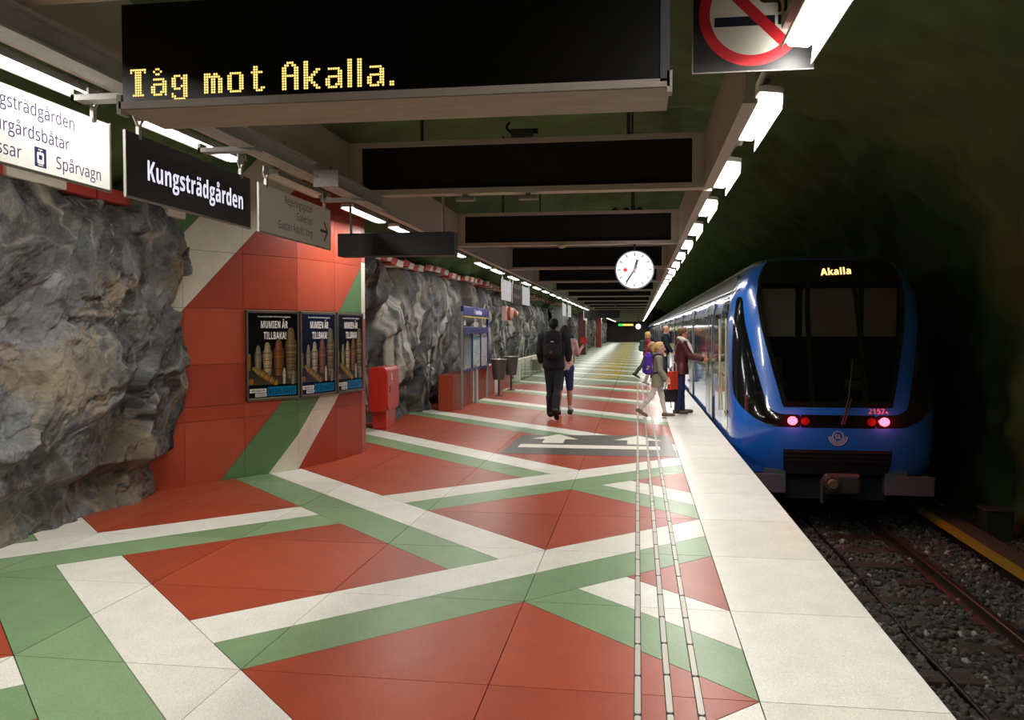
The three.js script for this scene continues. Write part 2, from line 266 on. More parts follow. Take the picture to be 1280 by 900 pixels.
{
  const pier = structure('wall_pier', 'tiled pier in red, white and green diagonals between the two rock faces');
  const glaze = (c) => phys(c, 0.42, { map: terrazzo, specularIntensity: 0.8 });
  const mats = { red: [0xb2482f, 0xa9432e, 0xb84f36].map(glaze), white: [0xe2dccb, 0xe6e0d2].map(glaze), green: [0x648a5d, 0x5f8459].map(glaze) };
  const bands = [[-9, -0.7, 'red'], [-0.7, -0.3, 'white'], [-0.3, 0.31, 'green'], [0.31, 2.53, 'red'], [2.53, 3.3, 'white'], [3.3, 4.2, 'green'], [4.2, 9, 'red']];
  const rows = [-0.04, 0.66, 0.81, 1.25, 1.84, 2.44, 3.04, 3.7]; let n = 0;
  for (let i = 1; i < PIER.length; i++) {
    const [s0, x0, z0] = PIER[i - 1], [s1, x1, z1] = PIER[i], L = Math.hypot(x1 - x0, z1 - z0), k = L / (s1 - s0);
    const own = i === PIER.length - 1 ? [[-9, 1.76, 'red'], [1.76, 2.5, 'white'], [2.5, 9, 'red']] : bands, k0 = i === PIER.length - 1 ? 0 : 1;
    const mtx = new THREE.Matrix4().makeBasis(V((x1 - x0) / L, 0, (z1 - z0) / L), V(0, 1, 0), V(-(z1 - z0) / L, 0, (x1 - x0) / L)).setPosition(x0, 0, z0);
    for (let j = 1; j < rows.length; j++) for (const [c0, c1, col] of own) {
      let p = [[s0, rows[j - 1]], [s1, rows[j - 1]], [s1, rows[j]], [s0, rows[j]]];
      p = clipHalf(p, ([s, y]) => y - s * k0 - c0); if (p.length > 2) p = clipHalf(p, ([s, y]) => c1 - (y - s * k0)); if (p.length < 3) continue;
      const q = p.map(([s, y]) => [(s - s0) * k, y]).filter((a, m, l) => Math.hypot(a[0] - l[(m + 1) % l.length][0], a[1] - l[(m + 1) % l.length][1]) > 0.012); if (q.length < 3) continue;
      const g = new THREE.ExtrudeGeometry(shapeOf(inset(q, 0.0022)), { depth: 0.024, bevelEnabled: false }).translate(0, 0, -0.024).applyMatrix4(mtx);
      kids(pier, 'wall_tile', g, mats[col][n++ % mats[col].length]);
    }
  }
  const core = [...PIER.map(([, x, z]) => [x - 0.012, -z]), [-3.66, 10.93], [-3.8, 10.97], [-5.6, 10.98], [-5.8, 7.5]].reverse();
  part('pier_core', new THREE.ExtrudeGeometry(shapeOf(core.map(([x, z]) => [x, z])), { depth: 3.75, bevelEnabled: false }).rotateX(-Math.PI / 2).translate(0, -0.05, 0), std(0x8a3f2e, 0.7, { map: paintWear }), pier);
}
{ // red and white painted border where the rock wall meets the vault
  const t = structure('trim_1', 'border of slanted red and white painted blocks along the top of the rock');
  const mr = std(0xb23a2c, 0.7), mw = std(0xd8d0c0, 0.7);
  let z = -11.2, k = 0;
  while (z > -62) {
    const w = 0.3 + 0.12 * hash(k, 1, 1, 9), y = 2.74 + 0.012 * (-11.2 - z) - Math.max(0, -z - 30) * 0.006 + 0.05 * n3(z * 0.7, 2, 2), x = -4.2 + 0.04 * n3(z * 0.6, 5, 1) - smooth(-24, -27, z) * 0.2;
    const s = shapeOf([[0, 0], [w, 0], [w + 0.13, 0.11], [0.13, 0.11]]);
    kids(t, 'painted_block', new THREE.ExtrudeGeometry(s, { depth: 0.3, bevelEnabled: true, bevelSize: 0.008, bevelThickness: 0.008, bevelSegments: 1 }).rotateY(Math.PI / 2).translate(x - 0.36, y + 0.02, z), k % 2 ? mr : mw);
    z -= w; k++;
  }
  const t2 = structure('trim_2', 'thin painted red and white band above the near rock'); z = 2; k = 0;
  while (z > -8.6) { const w = 0.42 + 0.25 * hash(k, 2, 1, 9); kids(t2, 'painted_block', box(0.3, 0.12, w - 0.004, -4.76 + 0.05 * n3(z, 1, 1), 2.8, z - w / 2, 0.012), k % 4 === 3 ? mw : mr); z -= w; k++; }
}
// ---------------------------------------------------------------- dark beams under the vault, lamps, trays, signs
const BEAM_Z = [2.1, -3.25, -8.55, -13.85, -19.2, -24.5, -29.8, -35.1, -40.4, -45.7, -51, -56.3, -61.6, -66.9, -72.2, -77.5, -82.8, -88.1, -93.4, -98.7, -104, -109.3, -114.6, -119.9, -125.2];
const GL = -2.95, GR = 0.64, GB = 3.0, GT = 3.54;
{
  const proto = new THREE.Group(), w = GR - GL, cx = (GL + GR) / 2;
  part('bottom_rail', box(w + 0.1, 0.055, 0.16, cx, GB + 0.0275, -0.03), M.beam, proto);
  part('top_rail', box(w + 0.1, 0.05, 0.1, cx, GT - 0.025, 0), M.beam, proto);
  for (const x of [GL + 0.06, GR - 0.06]) kids(proto, 'side_post', box(0.12, GT - GB - 0.1, 0.09, x, (GB + GT) / 2, 0), M.beam);
  part('dark_infill', box(w - 0.2, GT - GB - 0.1, 0.05, cx, (GB + GT) / 2, -0.01), M.soot, proto);
  BEAM_Z.forEach((z, i) => { const c = i ? proto.clone() : proto; c.name = i ? 'ceiling_beam_' + String(i).padStart(3, '0') : 'ceiling_beam'; c.position.z = z; ceiling.add(c); });
  for (let i = 1; i < BEAM_Z.length; i++) for (const [x, dx] of [[GL, -0.03], [GR, 0.03]]) { if (x > 0 && i < 3 && i === 1) continue; const a = (x > 0 && i === 2 ? -5.3 : BEAM_Z[i - 1]) - 0.06, b = BEAM_Z[i] + 0.06; kids(ceiling, 'girder', merge(box(0.06, GT - GB - 0.02, a - b, x + dx, (GB + GT) / 2, (a + b) / 2), box(0.09, 0.03, a - b, x + dx, GB + 0.0, (a + b) / 2)), M.beam); }
  for (const z of BEAM_Z.slice(1, 12)) for (const x of [-2.2, -0.1]) kids(ceiling, 'hanger_rod', bar(V(x, GT - 0.02, z), V(x, 5.0 + (x > -1 ? 0.15 : -0.2), z), 0.018), M.darkSteel);
}
const ORD = ['first', 'second', 'third', 'fourth', 'fifth', 'sixth', 'seventh', 'eighth', 'ninth', 'tenth', 'eleventh', 'twelfth'];
function areaLight(w, l, power, pos, target, up) { const a = new THREE.RectAreaLight(LAMP_COLOUR, power, w, l); a.position.copy(pos); a.up.copy(up); a.lookAt(target); a.castShadow = true; scene.add(a); return a; }
function lampProto(tilt, skirt) {                                // a closed hood 1.28 m long with a bulging diffuser in its mouth; a skirt shields the track side
  const t = new THREE.Group(), c = Math.cos(tilt), s = Math.sin(tilt), turn = (g) => g.rotateZ(tilt).translate(0, 0.035, 0);
  part('hood', turn(merge(prismZ([[-0.085, 0], [-0.078, 0], [-0.045, 0.05], [0.045, 0.05], [0.078, 0], [0.085, 0], [0.05, 0.058], [-0.05, 0.058]], -0.64, 0.64), box(0.15, 0.035, 0.012, 0, 0.035, 0.634), box(0.15, 0.035, 0.012, 0, 0.035, -0.634), ...(skirt ? [prismZ([[0.072, 0.01], [0.079, 0.01], [0.083, -skirt], [0.077, -skirt]], -0.64, 0.64), prismZ([[-0.085, 0.01], [-0.078, 0.01], [-0.084, -0.02], [-0.09, -0.02]], -0.64, 0.64)] : []))), M.lampHousing, t);
  part('diffuser', turn(prismZ([[-0.058, 0.02], [-0.056, 0.004], [-0.045, -0.004], [0.045, -0.004], [0.056, 0.004], [0.058, 0.02]], -0.62, 0.62)), glow, t);
  for (const z of [-0.5, 0.5]) kids(t, 'bracket', box(0.03, 0.075, 0.06, -0.01, 0.125, z), M.paintGrey);
  return t;
}
{ // the row over the platform edge; the hoods lean a little towards the platform
  const tilt = -0.12, proto = lampProto(tilt, 0.08); proto.name = 'strip_lamp';
  let n = 0;
  for (let i = -2; i < 56; i++) {
    const z = -3.96 - 2.17 * i, o = i === -2 ? proto : proto.clone(), x = 0.81, y = 3.03;
    o.name = numbered('strip_lamp'); scene.add(o); o.position.set(x, y, z);
    const k = i; const lab = i < 0 ? 'strip lamp over the platform edge behind the camera, outside the picture' : i < 12 ? (i === 0 ? 'bright strip lamp over the platform edge, in front of the no smoking sign' : `${ORD[k - 1]} strip lamp over the platform edge beyond the no smoking sign`) : 'small far strip lamp in the row over the platform edge, past its twelfth lamp';
    tag(o, lab, 'lamp', i < 0 || i >= 12 ? (i < 0 ? 'edge lamps behind the camera' : 'far lamps over the platform edge') : 'lamps over the platform edge');
    areaLight(0.115, 1.24, LAMP_EDGE, V(x + 0.002, y + 0.028, z), V(x + Math.sin(tilt) * 1, y - 1, z), V(0, 0, 1));
    if (i >= -1 && i < 2) areaLight(0.1, 0.03, LAMP_EDGE, V(x, y + 0.024, z - 0.634), V(x, y + 0.024, z - 2), V(0, 1, 0));   // the open end of the diffuser
  }
  const t = thing('lamp_rail', 'grey lamp rail carrying the strip lamps over the platform edge', 'rail', [0, 0, 0]);
  part('channel', box(0.1, 0.05, 132, 0.8, 3.23, -60), M.paintGrey, t);
  for (let i = 0; i < 22; i++) kids(t, 'junction_box', box(0.12, 0.07, 0.5, 0.8, 3.19, -2.8 - 2.17 * i, 0.01), M.paintGrey);
  for (const z of BEAM_Z) kids(t, 'arm', box(0.2, 0.04, 0.05, 0.72, 3.25, z), M.paintGrey);
}
const WALL_LAMPS = [];
{ // the row along the rock, just above and in front of the signs
  const proto = lampProto(0.0, 0); proto.name = 'strip_lamp';
  const zs = [1.3, -0.5, -2.3, -4.0, -5.85, -9.75, -11.55, -14.8, -17.5, -19.4]; for (let z = -21.9; z > -124; z -= 2.6) zs.push(z);
  const dead = -7.75;
  zs.forEach((z, i) => {
    const o = proto.clone(); o.name = numbered('strip_lamp'); scene.add(o); o.position.set(-3.2, 2.93, z);
    const k = i - 3;
    tag(o, i < 3 ? 'strip lamp above the rock side behind the camera, outside the picture' : i === 3 ? 'bright strip lamp behind the top of the white direction sign' : i === 4 ? 'bright strip lamp right above the black station name sign' : i < 13 ? `${ORD[i - 5]} lit strip lamp over the rock wall beyond the grey exit sign` : 'small far strip lamp over the rock wall, past the eighth beyond the exit sign', 'lamp', i < 3 ? 'wall lamps behind the camera' : i < 13 ? 'lamps along the rock wall' : 'far lamps along the rock wall');
    areaLight(0.115, 1.24, LAMP_WALL, V(-3.2, 2.958, z), V(-3.2, 1.7, z), V(0, 0, 1));
  });
  const off = thing('strip_lamp', 'unlit strip lamp above the grey exit direction sign', 'lamp', [-3.2, 2.93, dead]);
  const src = lampProto(0); part('hood', src.children[0].geometry, M.lampHousing, off); part('diffuser', src.children[1].geometry, std(0xd9d7cf, 0.5), off); for (const b of src.children.slice(2)) kids(off, 'bracket', b.geometry, M.paintGrey);
  const r = thing('lamp_rail', 'long thin grey lamp rail along the rock wall above the signs', 'rail', [0, 0, 0]);
  part('channel', box(0.07, 0.045, 128, -3.2, 3.12, -60), M.paintGrey, r);
  for (let i = 0; i < 20; i++) kids(r, 'strut', box(0.24, 0.04, 0.05, -3.08, 3.16, -1.0 - 2.7 * i), M.paintGrey);
}
{ // sheet metal cable trays between the girder and the signs
  const prof = [[-0.06, 0], [0.06, 0], [0.06, 0.012], [0.012, 0.012], [0.012, 0.118], [0.05, 0.118], [0.05, 0.13], [-0.05, 0.13], [-0.05, 0.118], [0, 0.118], [0, 0.012], [-0.06, 0.012]];
  const labels = ['pale cable tray at the upper left above the white direction sign', 'pale cable tray above the black station name sign', 'bluish cable tray above the grey exit direction sign'];
  [[1.2, -4.55], [-4.75, -6.55], [-6.95, -8.4]].forEach(([a, b], i) => {
    const t = thing('cable_tray', labels[i], 'cable tray', [-2.6, 2.83, 0], 0, 'cable trays');
    part('channel', prismZ(prof, a, b), M.trayGrey, t);
    for (let z = a - 0.7; z > b + 0.3; z -= 1.55) kids(t, 'cross_arm', merge(box(0.42, 0.03, 0.09, -0.14, -0.005, z), box(0.02, 0.06, 0.09, -0.34, 0.01, z)), M.trayGrey);
    for (const z of [a - 0.3, b + 0.3]) kids(t, 'hanger', box(0.025, 0.1, 0.04, -0.1, 0.18, z), M.paintGrey);
    if (i === 2) kids(t, 'end_plate', box(0.22, 0.14, 0.02, -0.02, 0.065, a + 0.02), M.trayGrey);
  });
}
// ---- hanging signs parallel to the platform
const text = (g, s, x, y, size, o = {}) => { g.save(); g.translate(x, y); g.scale(o.sx ?? 1, 1); g.font = `${o.weight ?? 'bold'} ${size}px sans-serif`; g.textAlign = o.align ?? 'left'; g.textBaseline = o.base ?? 'alphabetic'; g.fillStyle = o.fill ?? '#fff'; g.fillText(s, 0, 0); g.restore(); };
function yBracket() { return merge(bar(V(0, 0.1, -0.05), V(0, 0.04, 0), 0.008), bar(V(0, 0.1, 0.05), V(0, 0.04, 0), 0.008), box(0.02, 0.07, 0.03, 0, 0.01, 0), box(0.012, 0.06, 0.09, 0, 0.115, 0)); }
function hangingSign(name, label, z0, z1, face, back, opts = {}) {
  const L = Math.abs(z1 - z0), H = opts.h ?? 0.38, y0 = opts.y ?? 2.37, t = thing(name, label, 'sign', [opts.x ?? -2.9, y0, (z0 + z1) / 2], 0, opts.group);
  if (!opts.sheet) part('panel', box(0.012, H, L, 0, H / 2, 0, 0.003), back, t);
  if (opts.sheet) part('printed_sheet', new THREE.PlaneGeometry(L - 0.012, H - 0.012).rotateY(Math.PI / 2).translate(0, H / 2, 0), face, t);
  else if (face) part('printed_face', new THREE.PlaneGeometry(L - 0.012, H - 0.012).rotateY(Math.PI / 2).translate(0.0072, H / 2, 0), face, t);
  part('edge_frame', merge(box(0.016, 0.012, L + 0.004, 0, 0.004, 0), box(0.016, H, 0.008, 0, H / 2, L / 2), box(0.016, H, 0.008, 0, H / 2, -L / 2)), opts.frame ?? M.paintGrey, t);
  for (const z of [L / 2 - 0.14, -L / 2 + 0.14]) kids(t, 'bracket', yBracket().translate(0, H, z), M.trayGrey);
  return t;
}
const face = (w, h, draw, o = {}) => std(0xffffff, 0.4, { map: canvasTexture(w, h, draw), ...o });
const acrylic = (w, h, draw) => phys(0xffffff, 0.95, { map: canvasTexture(w, h, draw), transmission: 0.45, thickness: 0, side: THREE.DoubleSide, specularIntensity: 0.3 });
{
  hangingSign('direction_sign', 'white direction sign with dark blue lettering and a tram symbol at the left edge', -2.72, -4.36, acrylic(2048, 475, (g, W, H) => {
    g.fillStyle = '#f2f2ee'; g.fillRect(0, 0, W, H); const b = '#34335c';
    text(g, 'Kungsträdgården', 1690, 130, 112, { fill: b, weight: 'normal', align: 'right' });
    text(g, 'Djurgårdsbåtar', 1630, 278, 112, { fill: b, weight: 'normal', align: 'right' });
    text(g, 'Bussar', 1195, 420, 112, { fill: b, weight: 'normal', align: 'right' });
    text(g, 'Spårvagn', 1960, 420, 112, { fill: b, weight: 'normal', align: 'right' });
    g.fillStyle = b; g.fillRect(1305, 318, 104, 122); g.fillStyle = '#f2f2ee'; g.beginPath(); g.roundRect(1326, 346, 62, 74, 12); g.fill(); g.fillStyle = b; g.fillRect(1342, 364, 30, 28); g.fillStyle = '#f2f2ee'; g.fillRect(1338, 328, 38, 7); g.fillRect(1354, 330, 7, 20); g.fillRect(1334, 424, 46, 7);
  }), null, { sheet: true });
  hangingSign('station_sign', 'black station name sign reading Kungsträdgården in white letters', -4.5, -6.07, face(2048, 496, (g, W, H) => { g.fillStyle = '#17161a'; g.fillRect(0, 0, W, H); text(g, 'Kungsträdgården', W / 2 + 60, 330, 226, { align: 'center', fill: '#f4f4fa', sx: 0.88 }); }, { emissive: 0xffffff, emissiveMap: canvasTexture(1024, 248, (g, W, H) => { g.fillStyle = '#000'; g.fillRect(0, 0, W, H); text(g, 'Kungsträdgården', W / 2 + 30, 165, 113, { align: 'center', fill: '#e8e6ff', sx: 0.88 }); }), emissiveIntensity: 0.85 }), std(0x141316, 0.4));
  hangingSign('direction_sign', 'grey exit direction sign with black lettering and an arrow pointing right', -6.22, -7.76, face(2048, 496, (g, W, H) => {
    g.fillStyle = '#d8d6ce'; g.fillRect(0, 0, W, H); const b = '#1d1c1c';
    text(g, 'Regeringsgatan', 1450, 120, 120, { fill: b, weight: 'normal', align: 'right', sx: 0.98 }); text(g, 'Gallerian', 1450, 262, 120, { fill: b, weight: 'normal', align: 'right' }); text(g, 'Gustav Adolfs torg', 1450, 408, 120, { fill: b, weight: 'normal', align: 'right' });
    g.strokeStyle = b; g.lineWidth = 34; g.beginPath(); g.moveTo(1700, 290); g.lineTo(1930, 290); g.moveTo(1830, 170); g.lineTo(1940, 290); g.lineTo(1830, 410); g.stroke();
  }), std(0xcfccc4, 0.45));
  const lines = (n, arrow) => face(512, 160, (g, W, H) => { g.fillStyle = '#f3f2ee'; g.fillRect(0, 0, W, H); g.fillStyle = '#9a98a8'; for (let i = 0; i < n; i++) g.fillRect(60, 34 + i * 40, 210 + 60 * ((i * 7) % 3), 15); if (arrow) { g.fillRect(430, 40, 14, 70); } }, { emissive: 0xffffff, emissiveIntensity: 0.35 });
  const dim = face(512, 160, (g, W, H) => { g.fillStyle = '#aaa8a2'; g.fillRect(0, 0, W, H); g.fillStyle = '#f4f4f0'; g.fillRect(0, 0, W, 40); g.fillRect(60, 86, 380, 34); });
  hangingSign('direction_sign', 'nearest of the three signs hung together past the info board, plain white', -18.05, -19.4, lines(0), std(0xe8e8e2, 0.45), { group: 'signs past the information board', h: 0.46, y: 2.27 });
  hangingSign('direction_sign', 'middle of the three signs hung together past the info board, half grey', -19.6, -21.1, dim, std(0xa0a09a, 0.45), { group: 'signs past the information board', h: 0.46, y: 2.27 });
  hangingSign('direction_sign', 'farthest of the three signs hung together past the info board, plain white', -21.3, -22.8, lines(0), std(0xe8e8e2, 0.45), { group: 'signs past the information board', h: 0.48, y: 2.27 });
  const far = [[-33, -34.6, 'tall white hanging sign far down the rock wall, above the man in black'], [-35.6, -37.2, 'white hanging sign just past the tall one above the man in black'], [-46, -47.8, 'tiny white hanging sign far away left of the dark display box']];
  for (const [a, b, l] of far) hangingSign('direction_sign', l, a, b, lines(0), std(0xe8e8e2, 0.45), { group: 'far white hanging signs', h: 0.5, y: 2.2 });
}
{ // the large train indicator that hangs across the platform under the second beam
  const t = thing('train_display', 'large black train indicator with glowing amber text', 'display', [-1.015, 2.545, -3.3]);
  const W = 2.26, H = 0.42, D = 0.34;
  part('case', merge(box(W, H, D - 0.03, 0, H / 2, -D / 2 - 0.005)), std(0x0d0c0b, 0.55), t);
  part('bottom_tray', merge(box(W, 0.02, D, 0, -0.012, -D / 2), box(W, 0.03, 0.012, 0, -0.004, 0.004)), std(0xa3978a, 0.6, { map: paintWear }), t);
  part('side_frame', box(0.035, H, 0.02, W / 2 - 0.018, H / 2, 0.0), std(0x2a2a30, 0.5), t);
  for (const x of [-W / 2 + 0.0, W / 2]) kids(t, 'end_bracket', box(0.02, 0.08, 0.06, x, 0, -0.02), M.paintGrey);
  for (const x of [-0.75, 0.75]) kids(t, 'hanger', box(0.05, 0.09, 0.05, x, H + 0.03, -0.03), M.darkSteel);
  const G = {                                                    // dot letters, one string per row from the top
    T: ['1111111', '1011101', '0011100', '0011100', '0011100', '0011100', '0011100', '0011100', '0011100', '0011100', '0111110'],
    'å': ['0011000', '0100100', '0011000', '0000000', '0111110', '0000011', '0111111', '1100011', '1100011', '1100111', '0111101'],
    g: ['0111011', '1100111', '1100011', '1100011', '1100111', '0111011', '0000011', '1000011', '1100011', '0111110'],
    m: ['11101100', '11111110', '11011011', '11011011', '11011011', '11011011', '11011011', '11011011'],
    o: ['0111110', '1100011', '1100011', '1100011', '1100011', '1100011', '1100011', '0111110'],
    t: ['0011000', '0011000', '0111110', '0011000', '0011000', '0011000', '0011000', '0011000', '0011011', '0001110'],
    A: ['0011100', '0110110', '1100011', '1100011', '1100011', '1111111', '1100011', '1100011', '1100011', '1100011', '1100011'],
    k: ['1100000', '1100000', '1100000', '1100011', '1100110', '1101100', '1111000', '1111000', '1101100', '1100110', '1100011'],
    a: ['0111110', '0000011', '0000011', '0111111', '1100011', '1100011', '1100111', '0111101'],
    l: ['1110', '0110', '0110', '0110', '0110', '0110', '0110', '0110', '0110', '0110', '1111'].map((s) => '11'), '.': ['11', '11'],
  };
  const gap = { g: 2, m: 0 }; const dots = []; let cx = 0;
  for (const ch of 'Tåg mot Akalla.') {
    if (ch === ' ') { cx += 5; continue; }
    const q = G[ch], drop = ch === 'g' ? 2 : 0; q.forEach((row, r) => [...row].forEach((d, c) => { if (d === '1') dots.push([cx + c, q.length - 1 - r - drop]); })); cx += q[0].length + 2;
  }
  const pitch = 1.155 / cx, amber = new THREE.MeshStandardMaterial({ color: 0x1a0f02, emissive: new THREE.Color(1, 0.62, 0.16), emissiveIntensity: 1.7, roughness: 0.5 });
  const dot = new THREE.CircleGeometry(pitch * 0.46, 8);
  part('lit_text', merge(dots.map(([x, y]) => dot.clone().translate(-W / 2 + 0.055 + x * pitch, 0.035 + y * 0.0104, 0.0035))), amber, t);
  part('screen', box(W - 0.05, H - 0.02, 0.006, -0.01, H / 2, -0.001), phys(0x080604, 0.25), t);
  const l = new THREE.RectAreaLight(new THREE.Color(1, 0.62, 0.16), 0.8, 1.1, 0.1); l.position.set(-1.5, 2.64, -3.27); l.lookAt(-1.5, 2.64, 0); l.castShadow = true; scene.add(l);
}
{ // dark back of a smaller display under the third beam
  const t = thing('train_display', 'dark blank display box hanging on two rods in front of the rock wall', 'display', [-2.5, 2.385, -8.6]);
  part('case', box(1.25, 0.24, 0.2, 0, 0.12, -0.08, 0.01), std(0x191a20, 0.5), t); for (const x of [-0.5, 0.5]) kids(t, 'rod', bar(V(x, 0.23, -0.06), V(x, 0.66, -0.02), 0.014), M.paintGrey);
  const f = thing('train_display', 'far black display box hanging across the platform below the beams', 'display', [-1.9, 2.3, -45.7]);
  part('case', box(1.9, 0.42, 0.25, 0, 0.21, 0, 0.01), std(0x0c0d14, 0.5), f); for (const x of [-0.7, 0.7]) kids(f, 'rod', bar(V(x, 0.4, 0), V(x, 0.72, 0), 0.016), M.paintGrey);
  const e = thing('train_display', 'tiny glowing green and amber display at the far end of the platform', 'display', [-1.0, 2.08, -88.1]);
  part('case', box(1.7, 0.34, 0.2, -0.15, 0.17, 0), M.black, e); const em = (c, i) => new THREE.MeshStandardMaterial({ color: 0x111111, emissive: c, emissiveIntensity: i });
  part('green_field', box(0.36, 0.22, 0.01, -0.78, 0.17, 0.105), em(0x20ff60, 1.2), e); part('amber_field', box(1.1, 0.2, 0.01, 0.0, 0.17, 0.105), em(0xffe070, 1.1), e); for (const x of [-0.9, 0.5]) kids(e, 'rod', bar(V(x, 0.34, 0), V(x, 0.92, 0), 0.02), M.paintGrey);
}
{ // no smoking sign
  const t = thing('no_smoking_sign', 'square no smoking sign with a red ring beside the nearest strip lamp', 'sign', [0.6, 2.985, -4.72]), S = 0.63;
  part('plate', box(S, S, 0.006, 0, S / 2, -0.004), std(0x1d1b1a, 0.5), t);
  part('printed_face', new THREE.PlaneGeometry(S, S).translate(0, S / 2, 0.0), face(1024, 1024, (g, W) => {
    g.fillStyle = '#1b1a1b'; g.fillRect(0, 0, W, W); const c = W / 2; g.fillStyle = '#c8202a'; g.beginPath(); g.arc(c, c, 460, 0, 7); g.fill(); g.fillStyle = '#e9e4d6'; g.beginPath(); g.arc(c, c, 366, 0, 7); g.fill();
    g.fillStyle = '#191a2e'; g.fillRect(185, 545, 512, 82); g.fillRect(722, 545, 26, 82); g.fillRect(772, 545, 26, 82);
    g.lineWidth = 26; g.strokeStyle = '#3b3630'; g.beginPath(); g.moveTo(735, 520); g.lineTo(735, 470); g.quadraticCurveTo(735, 425, 690, 425); g.lineTo(620, 425); g.quadraticCurveTo(575, 425, 570, 385); g.stroke();
    g.beginPath(); g.moveTo(785, 520); g.lineTo(785, 440); g.quadraticCurveTo(785, 375, 720, 372); g.lineTo(660, 372); g.stroke();
    g.save(); g.translate(c, c); g.rotate(Math.PI / 4); g.fillStyle = '#c8202a'; g.fillRect(-400, -48, 800, 96); g.restore();
  }, { roughness: 0.55 }), t);
  part('rim', merge(box(S, 0.006, 0.012, 0, 0.003, 0), box(0.006, S, 0.012, -S / 2, S / 2, 0)), std(0x8a8278, 0.5), t);
  part('hanger', box(0.04, 0.2, 0.02, 0.2, 0.12, -0.02), M.paintGrey, t);
}
{ // the station clock
  const t = thing('platform_clock', 'round white glowing platform clock with black hands and a red second hand', 'clock', [-0.055, 2.585, -13.84]), r = 0.3;
  part('case', new THREE.CylinderGeometry(r + 0.012, r + 0.012, 0.13, 48).rotateX(Math.PI / 2), std(0x8f8f93, 0.4, { metalness: 0.5 }), t);
  part('lit_face', new THREE.CylinderGeometry(r - 0.006, r - 0.006, 0.008, 48).rotateX(Math.PI / 2).translate(0, 0, 0.066), new THREE.MeshStandardMaterial({ color: 0xa0a0a4, emissive: new THREE.Color(0.9, 0.94, 1), emissiveIntensity: 0.86, roughness: 0.5 }), t);
  const bk = std(0x1c1c1e, 0.5), rd = std(0xc42a2a, 0.5), z = 0.073;
  for (let i = 0; i < 12; i++) { const a = i * Math.PI / 6; kids(t, 'hour_mark', box(0.014, 0.05, 0.004, 0, r - 0.05, z).rotateZ(-a), std(0x55555a, 0.5)); }
  const hand = (w0, w1, l0, l1, deg, dz) => prismZ([[-w0, -l0], [w0, -l0], [w1, l1], [-w1, l1]], 0, 0.003).translate(0, 0, z + dz).rotateZ(-deg * Math.PI / 180);
  part('hour_hand', hand(0.023, 0.017, 0.055, 0.165, 16, 0.002), bk, t); part('minute_hand', hand(0.018, 0.012, 0.06, 0.235, 213, 0.006), bk, t);
  part('second_hand', merge(prismZ([[-0.004, -0.06], [0.004, -0.06], [0.003, 0.12], [-0.003, 0.12]], 0, 0.003).translate(0, 0, z + 0.01), new THREE.CylinderGeometry(0.031, 0.031, 0.003, 20).rotateX(Math.PI / 2).translate(0, 0.145, z + 0.0115)).rotateZ(91 * Math.PI / 180), rd, t);
  part('hanger', cyl(0.018, 0.018, 0.12, 0, r + 0.06, 0), M.darkSteel, t);
  const l = new THREE.PointLight(new THREE.Color(0.93, 0.95, 1), 0.3, 0, 2); l.position.set(-0.055, 2.585, -13.55); l.castShadow = true; scene.add(l);
  const f = thing('platform_clock', 'tiny lit white clock hanging far away at the end of the platform', 'clock', [0.05, 2.05, -82]); part('case', new THREE.CylinderGeometry(0.27, 0.27, 0.15, 32).rotateX(Math.PI / 2), std(0x77777c, 0.5), f); part('lit_face', new THREE.CylinderGeometry(0.25, 0.25, 0.01, 32).rotateX(Math.PI / 2).translate(0, 0, 0.08), new THREE.MeshStandardMaterial({ color: 0xf0f0f4, emissive: 0xffffff, emissiveIntensity: 0.9 }), f); part('hanger', cyl(0.03, 0.03, 0.7, 0, 0.6, 0), M.darkSteel, f);
}
{ // small fittings on the beams
  for (const [x, i] of [[-0.37, 0], [-0.19, 1], [0.02, 2]]) { const s = thing('loudspeaker', ['leftmost of three small black loudspeakers on top of the beam that carries the clock', 'middle of three small black loudspeakers on top of the beam that carries the clock', 'rightmost of three small black loudspeakers on top of the beam that carries the clock'][i], 'speaker', [x, GT, -13.83], 0, 'small loudspeakers on a beam'); part('dome', new THREE.SphereGeometry(0.055, 14, 8, 0, Math.PI * 2, 0, Math.PI / 2), M.black, s); part('base', cyl(0.06, 0.06, 0.012, 0, 0.006, 0), M.black, s); }
  const c = thing('junction_box', 'small dark junction box with cables on the beam right below the train indicator', 'junction box', [-1.16, GT, -8.55]); part('case', box(0.22, 0.09, 0.12, 0, 0.045, 0, 0.01), M.darkSteel, c); part('cable', tube([V(-0.1, 0.05, 0), V(-0.16, 0.12, 0), V(-0.13, 0.17, 0)], 0.014, 10), M.black, c); part('cable_gland', box(0.06, 0.05, 0.05, 0.13, 0.07, 0), M.black, c);
  const d = thing('smoke_detector', 'round white smoke detector under the beam that carries the clock', 'detector', [-1.23, GB, -13.84]); part('dome', new THREE.SphereGeometry(0.075, 20, 10, 0, Math.PI * 2, Math.PI / 2, Math.PI / 2).scale(1, 0.7, 1), std(0xb8a888, 0.5), d); part('base', cyl(0.08, 0.08, 0.014, 0, -0.006, 0), std(0xb8a888, 0.5), d);
  for (const [x, l] of [[-1.75, 'small grey spotlight under the beam above the blank display box'], [-1.1, 'grey camera unit under the middle of the beam below the train indicator']]) { const s = thing(x < -1.5 ? 'spotlight' : 'surveillance_camera', l, x < -1.5 ? 'spotlight' : 'camera', [x, GB, -8.56]); part('mount', box(0.05, 0.03, 0.05, 0, -0.015, 0), M.paintGrey, s); part('body', box(0.2, 0.045, 0.08, 0, -0.05, 0.01, 0.012), M.paintGrey, s); }
}
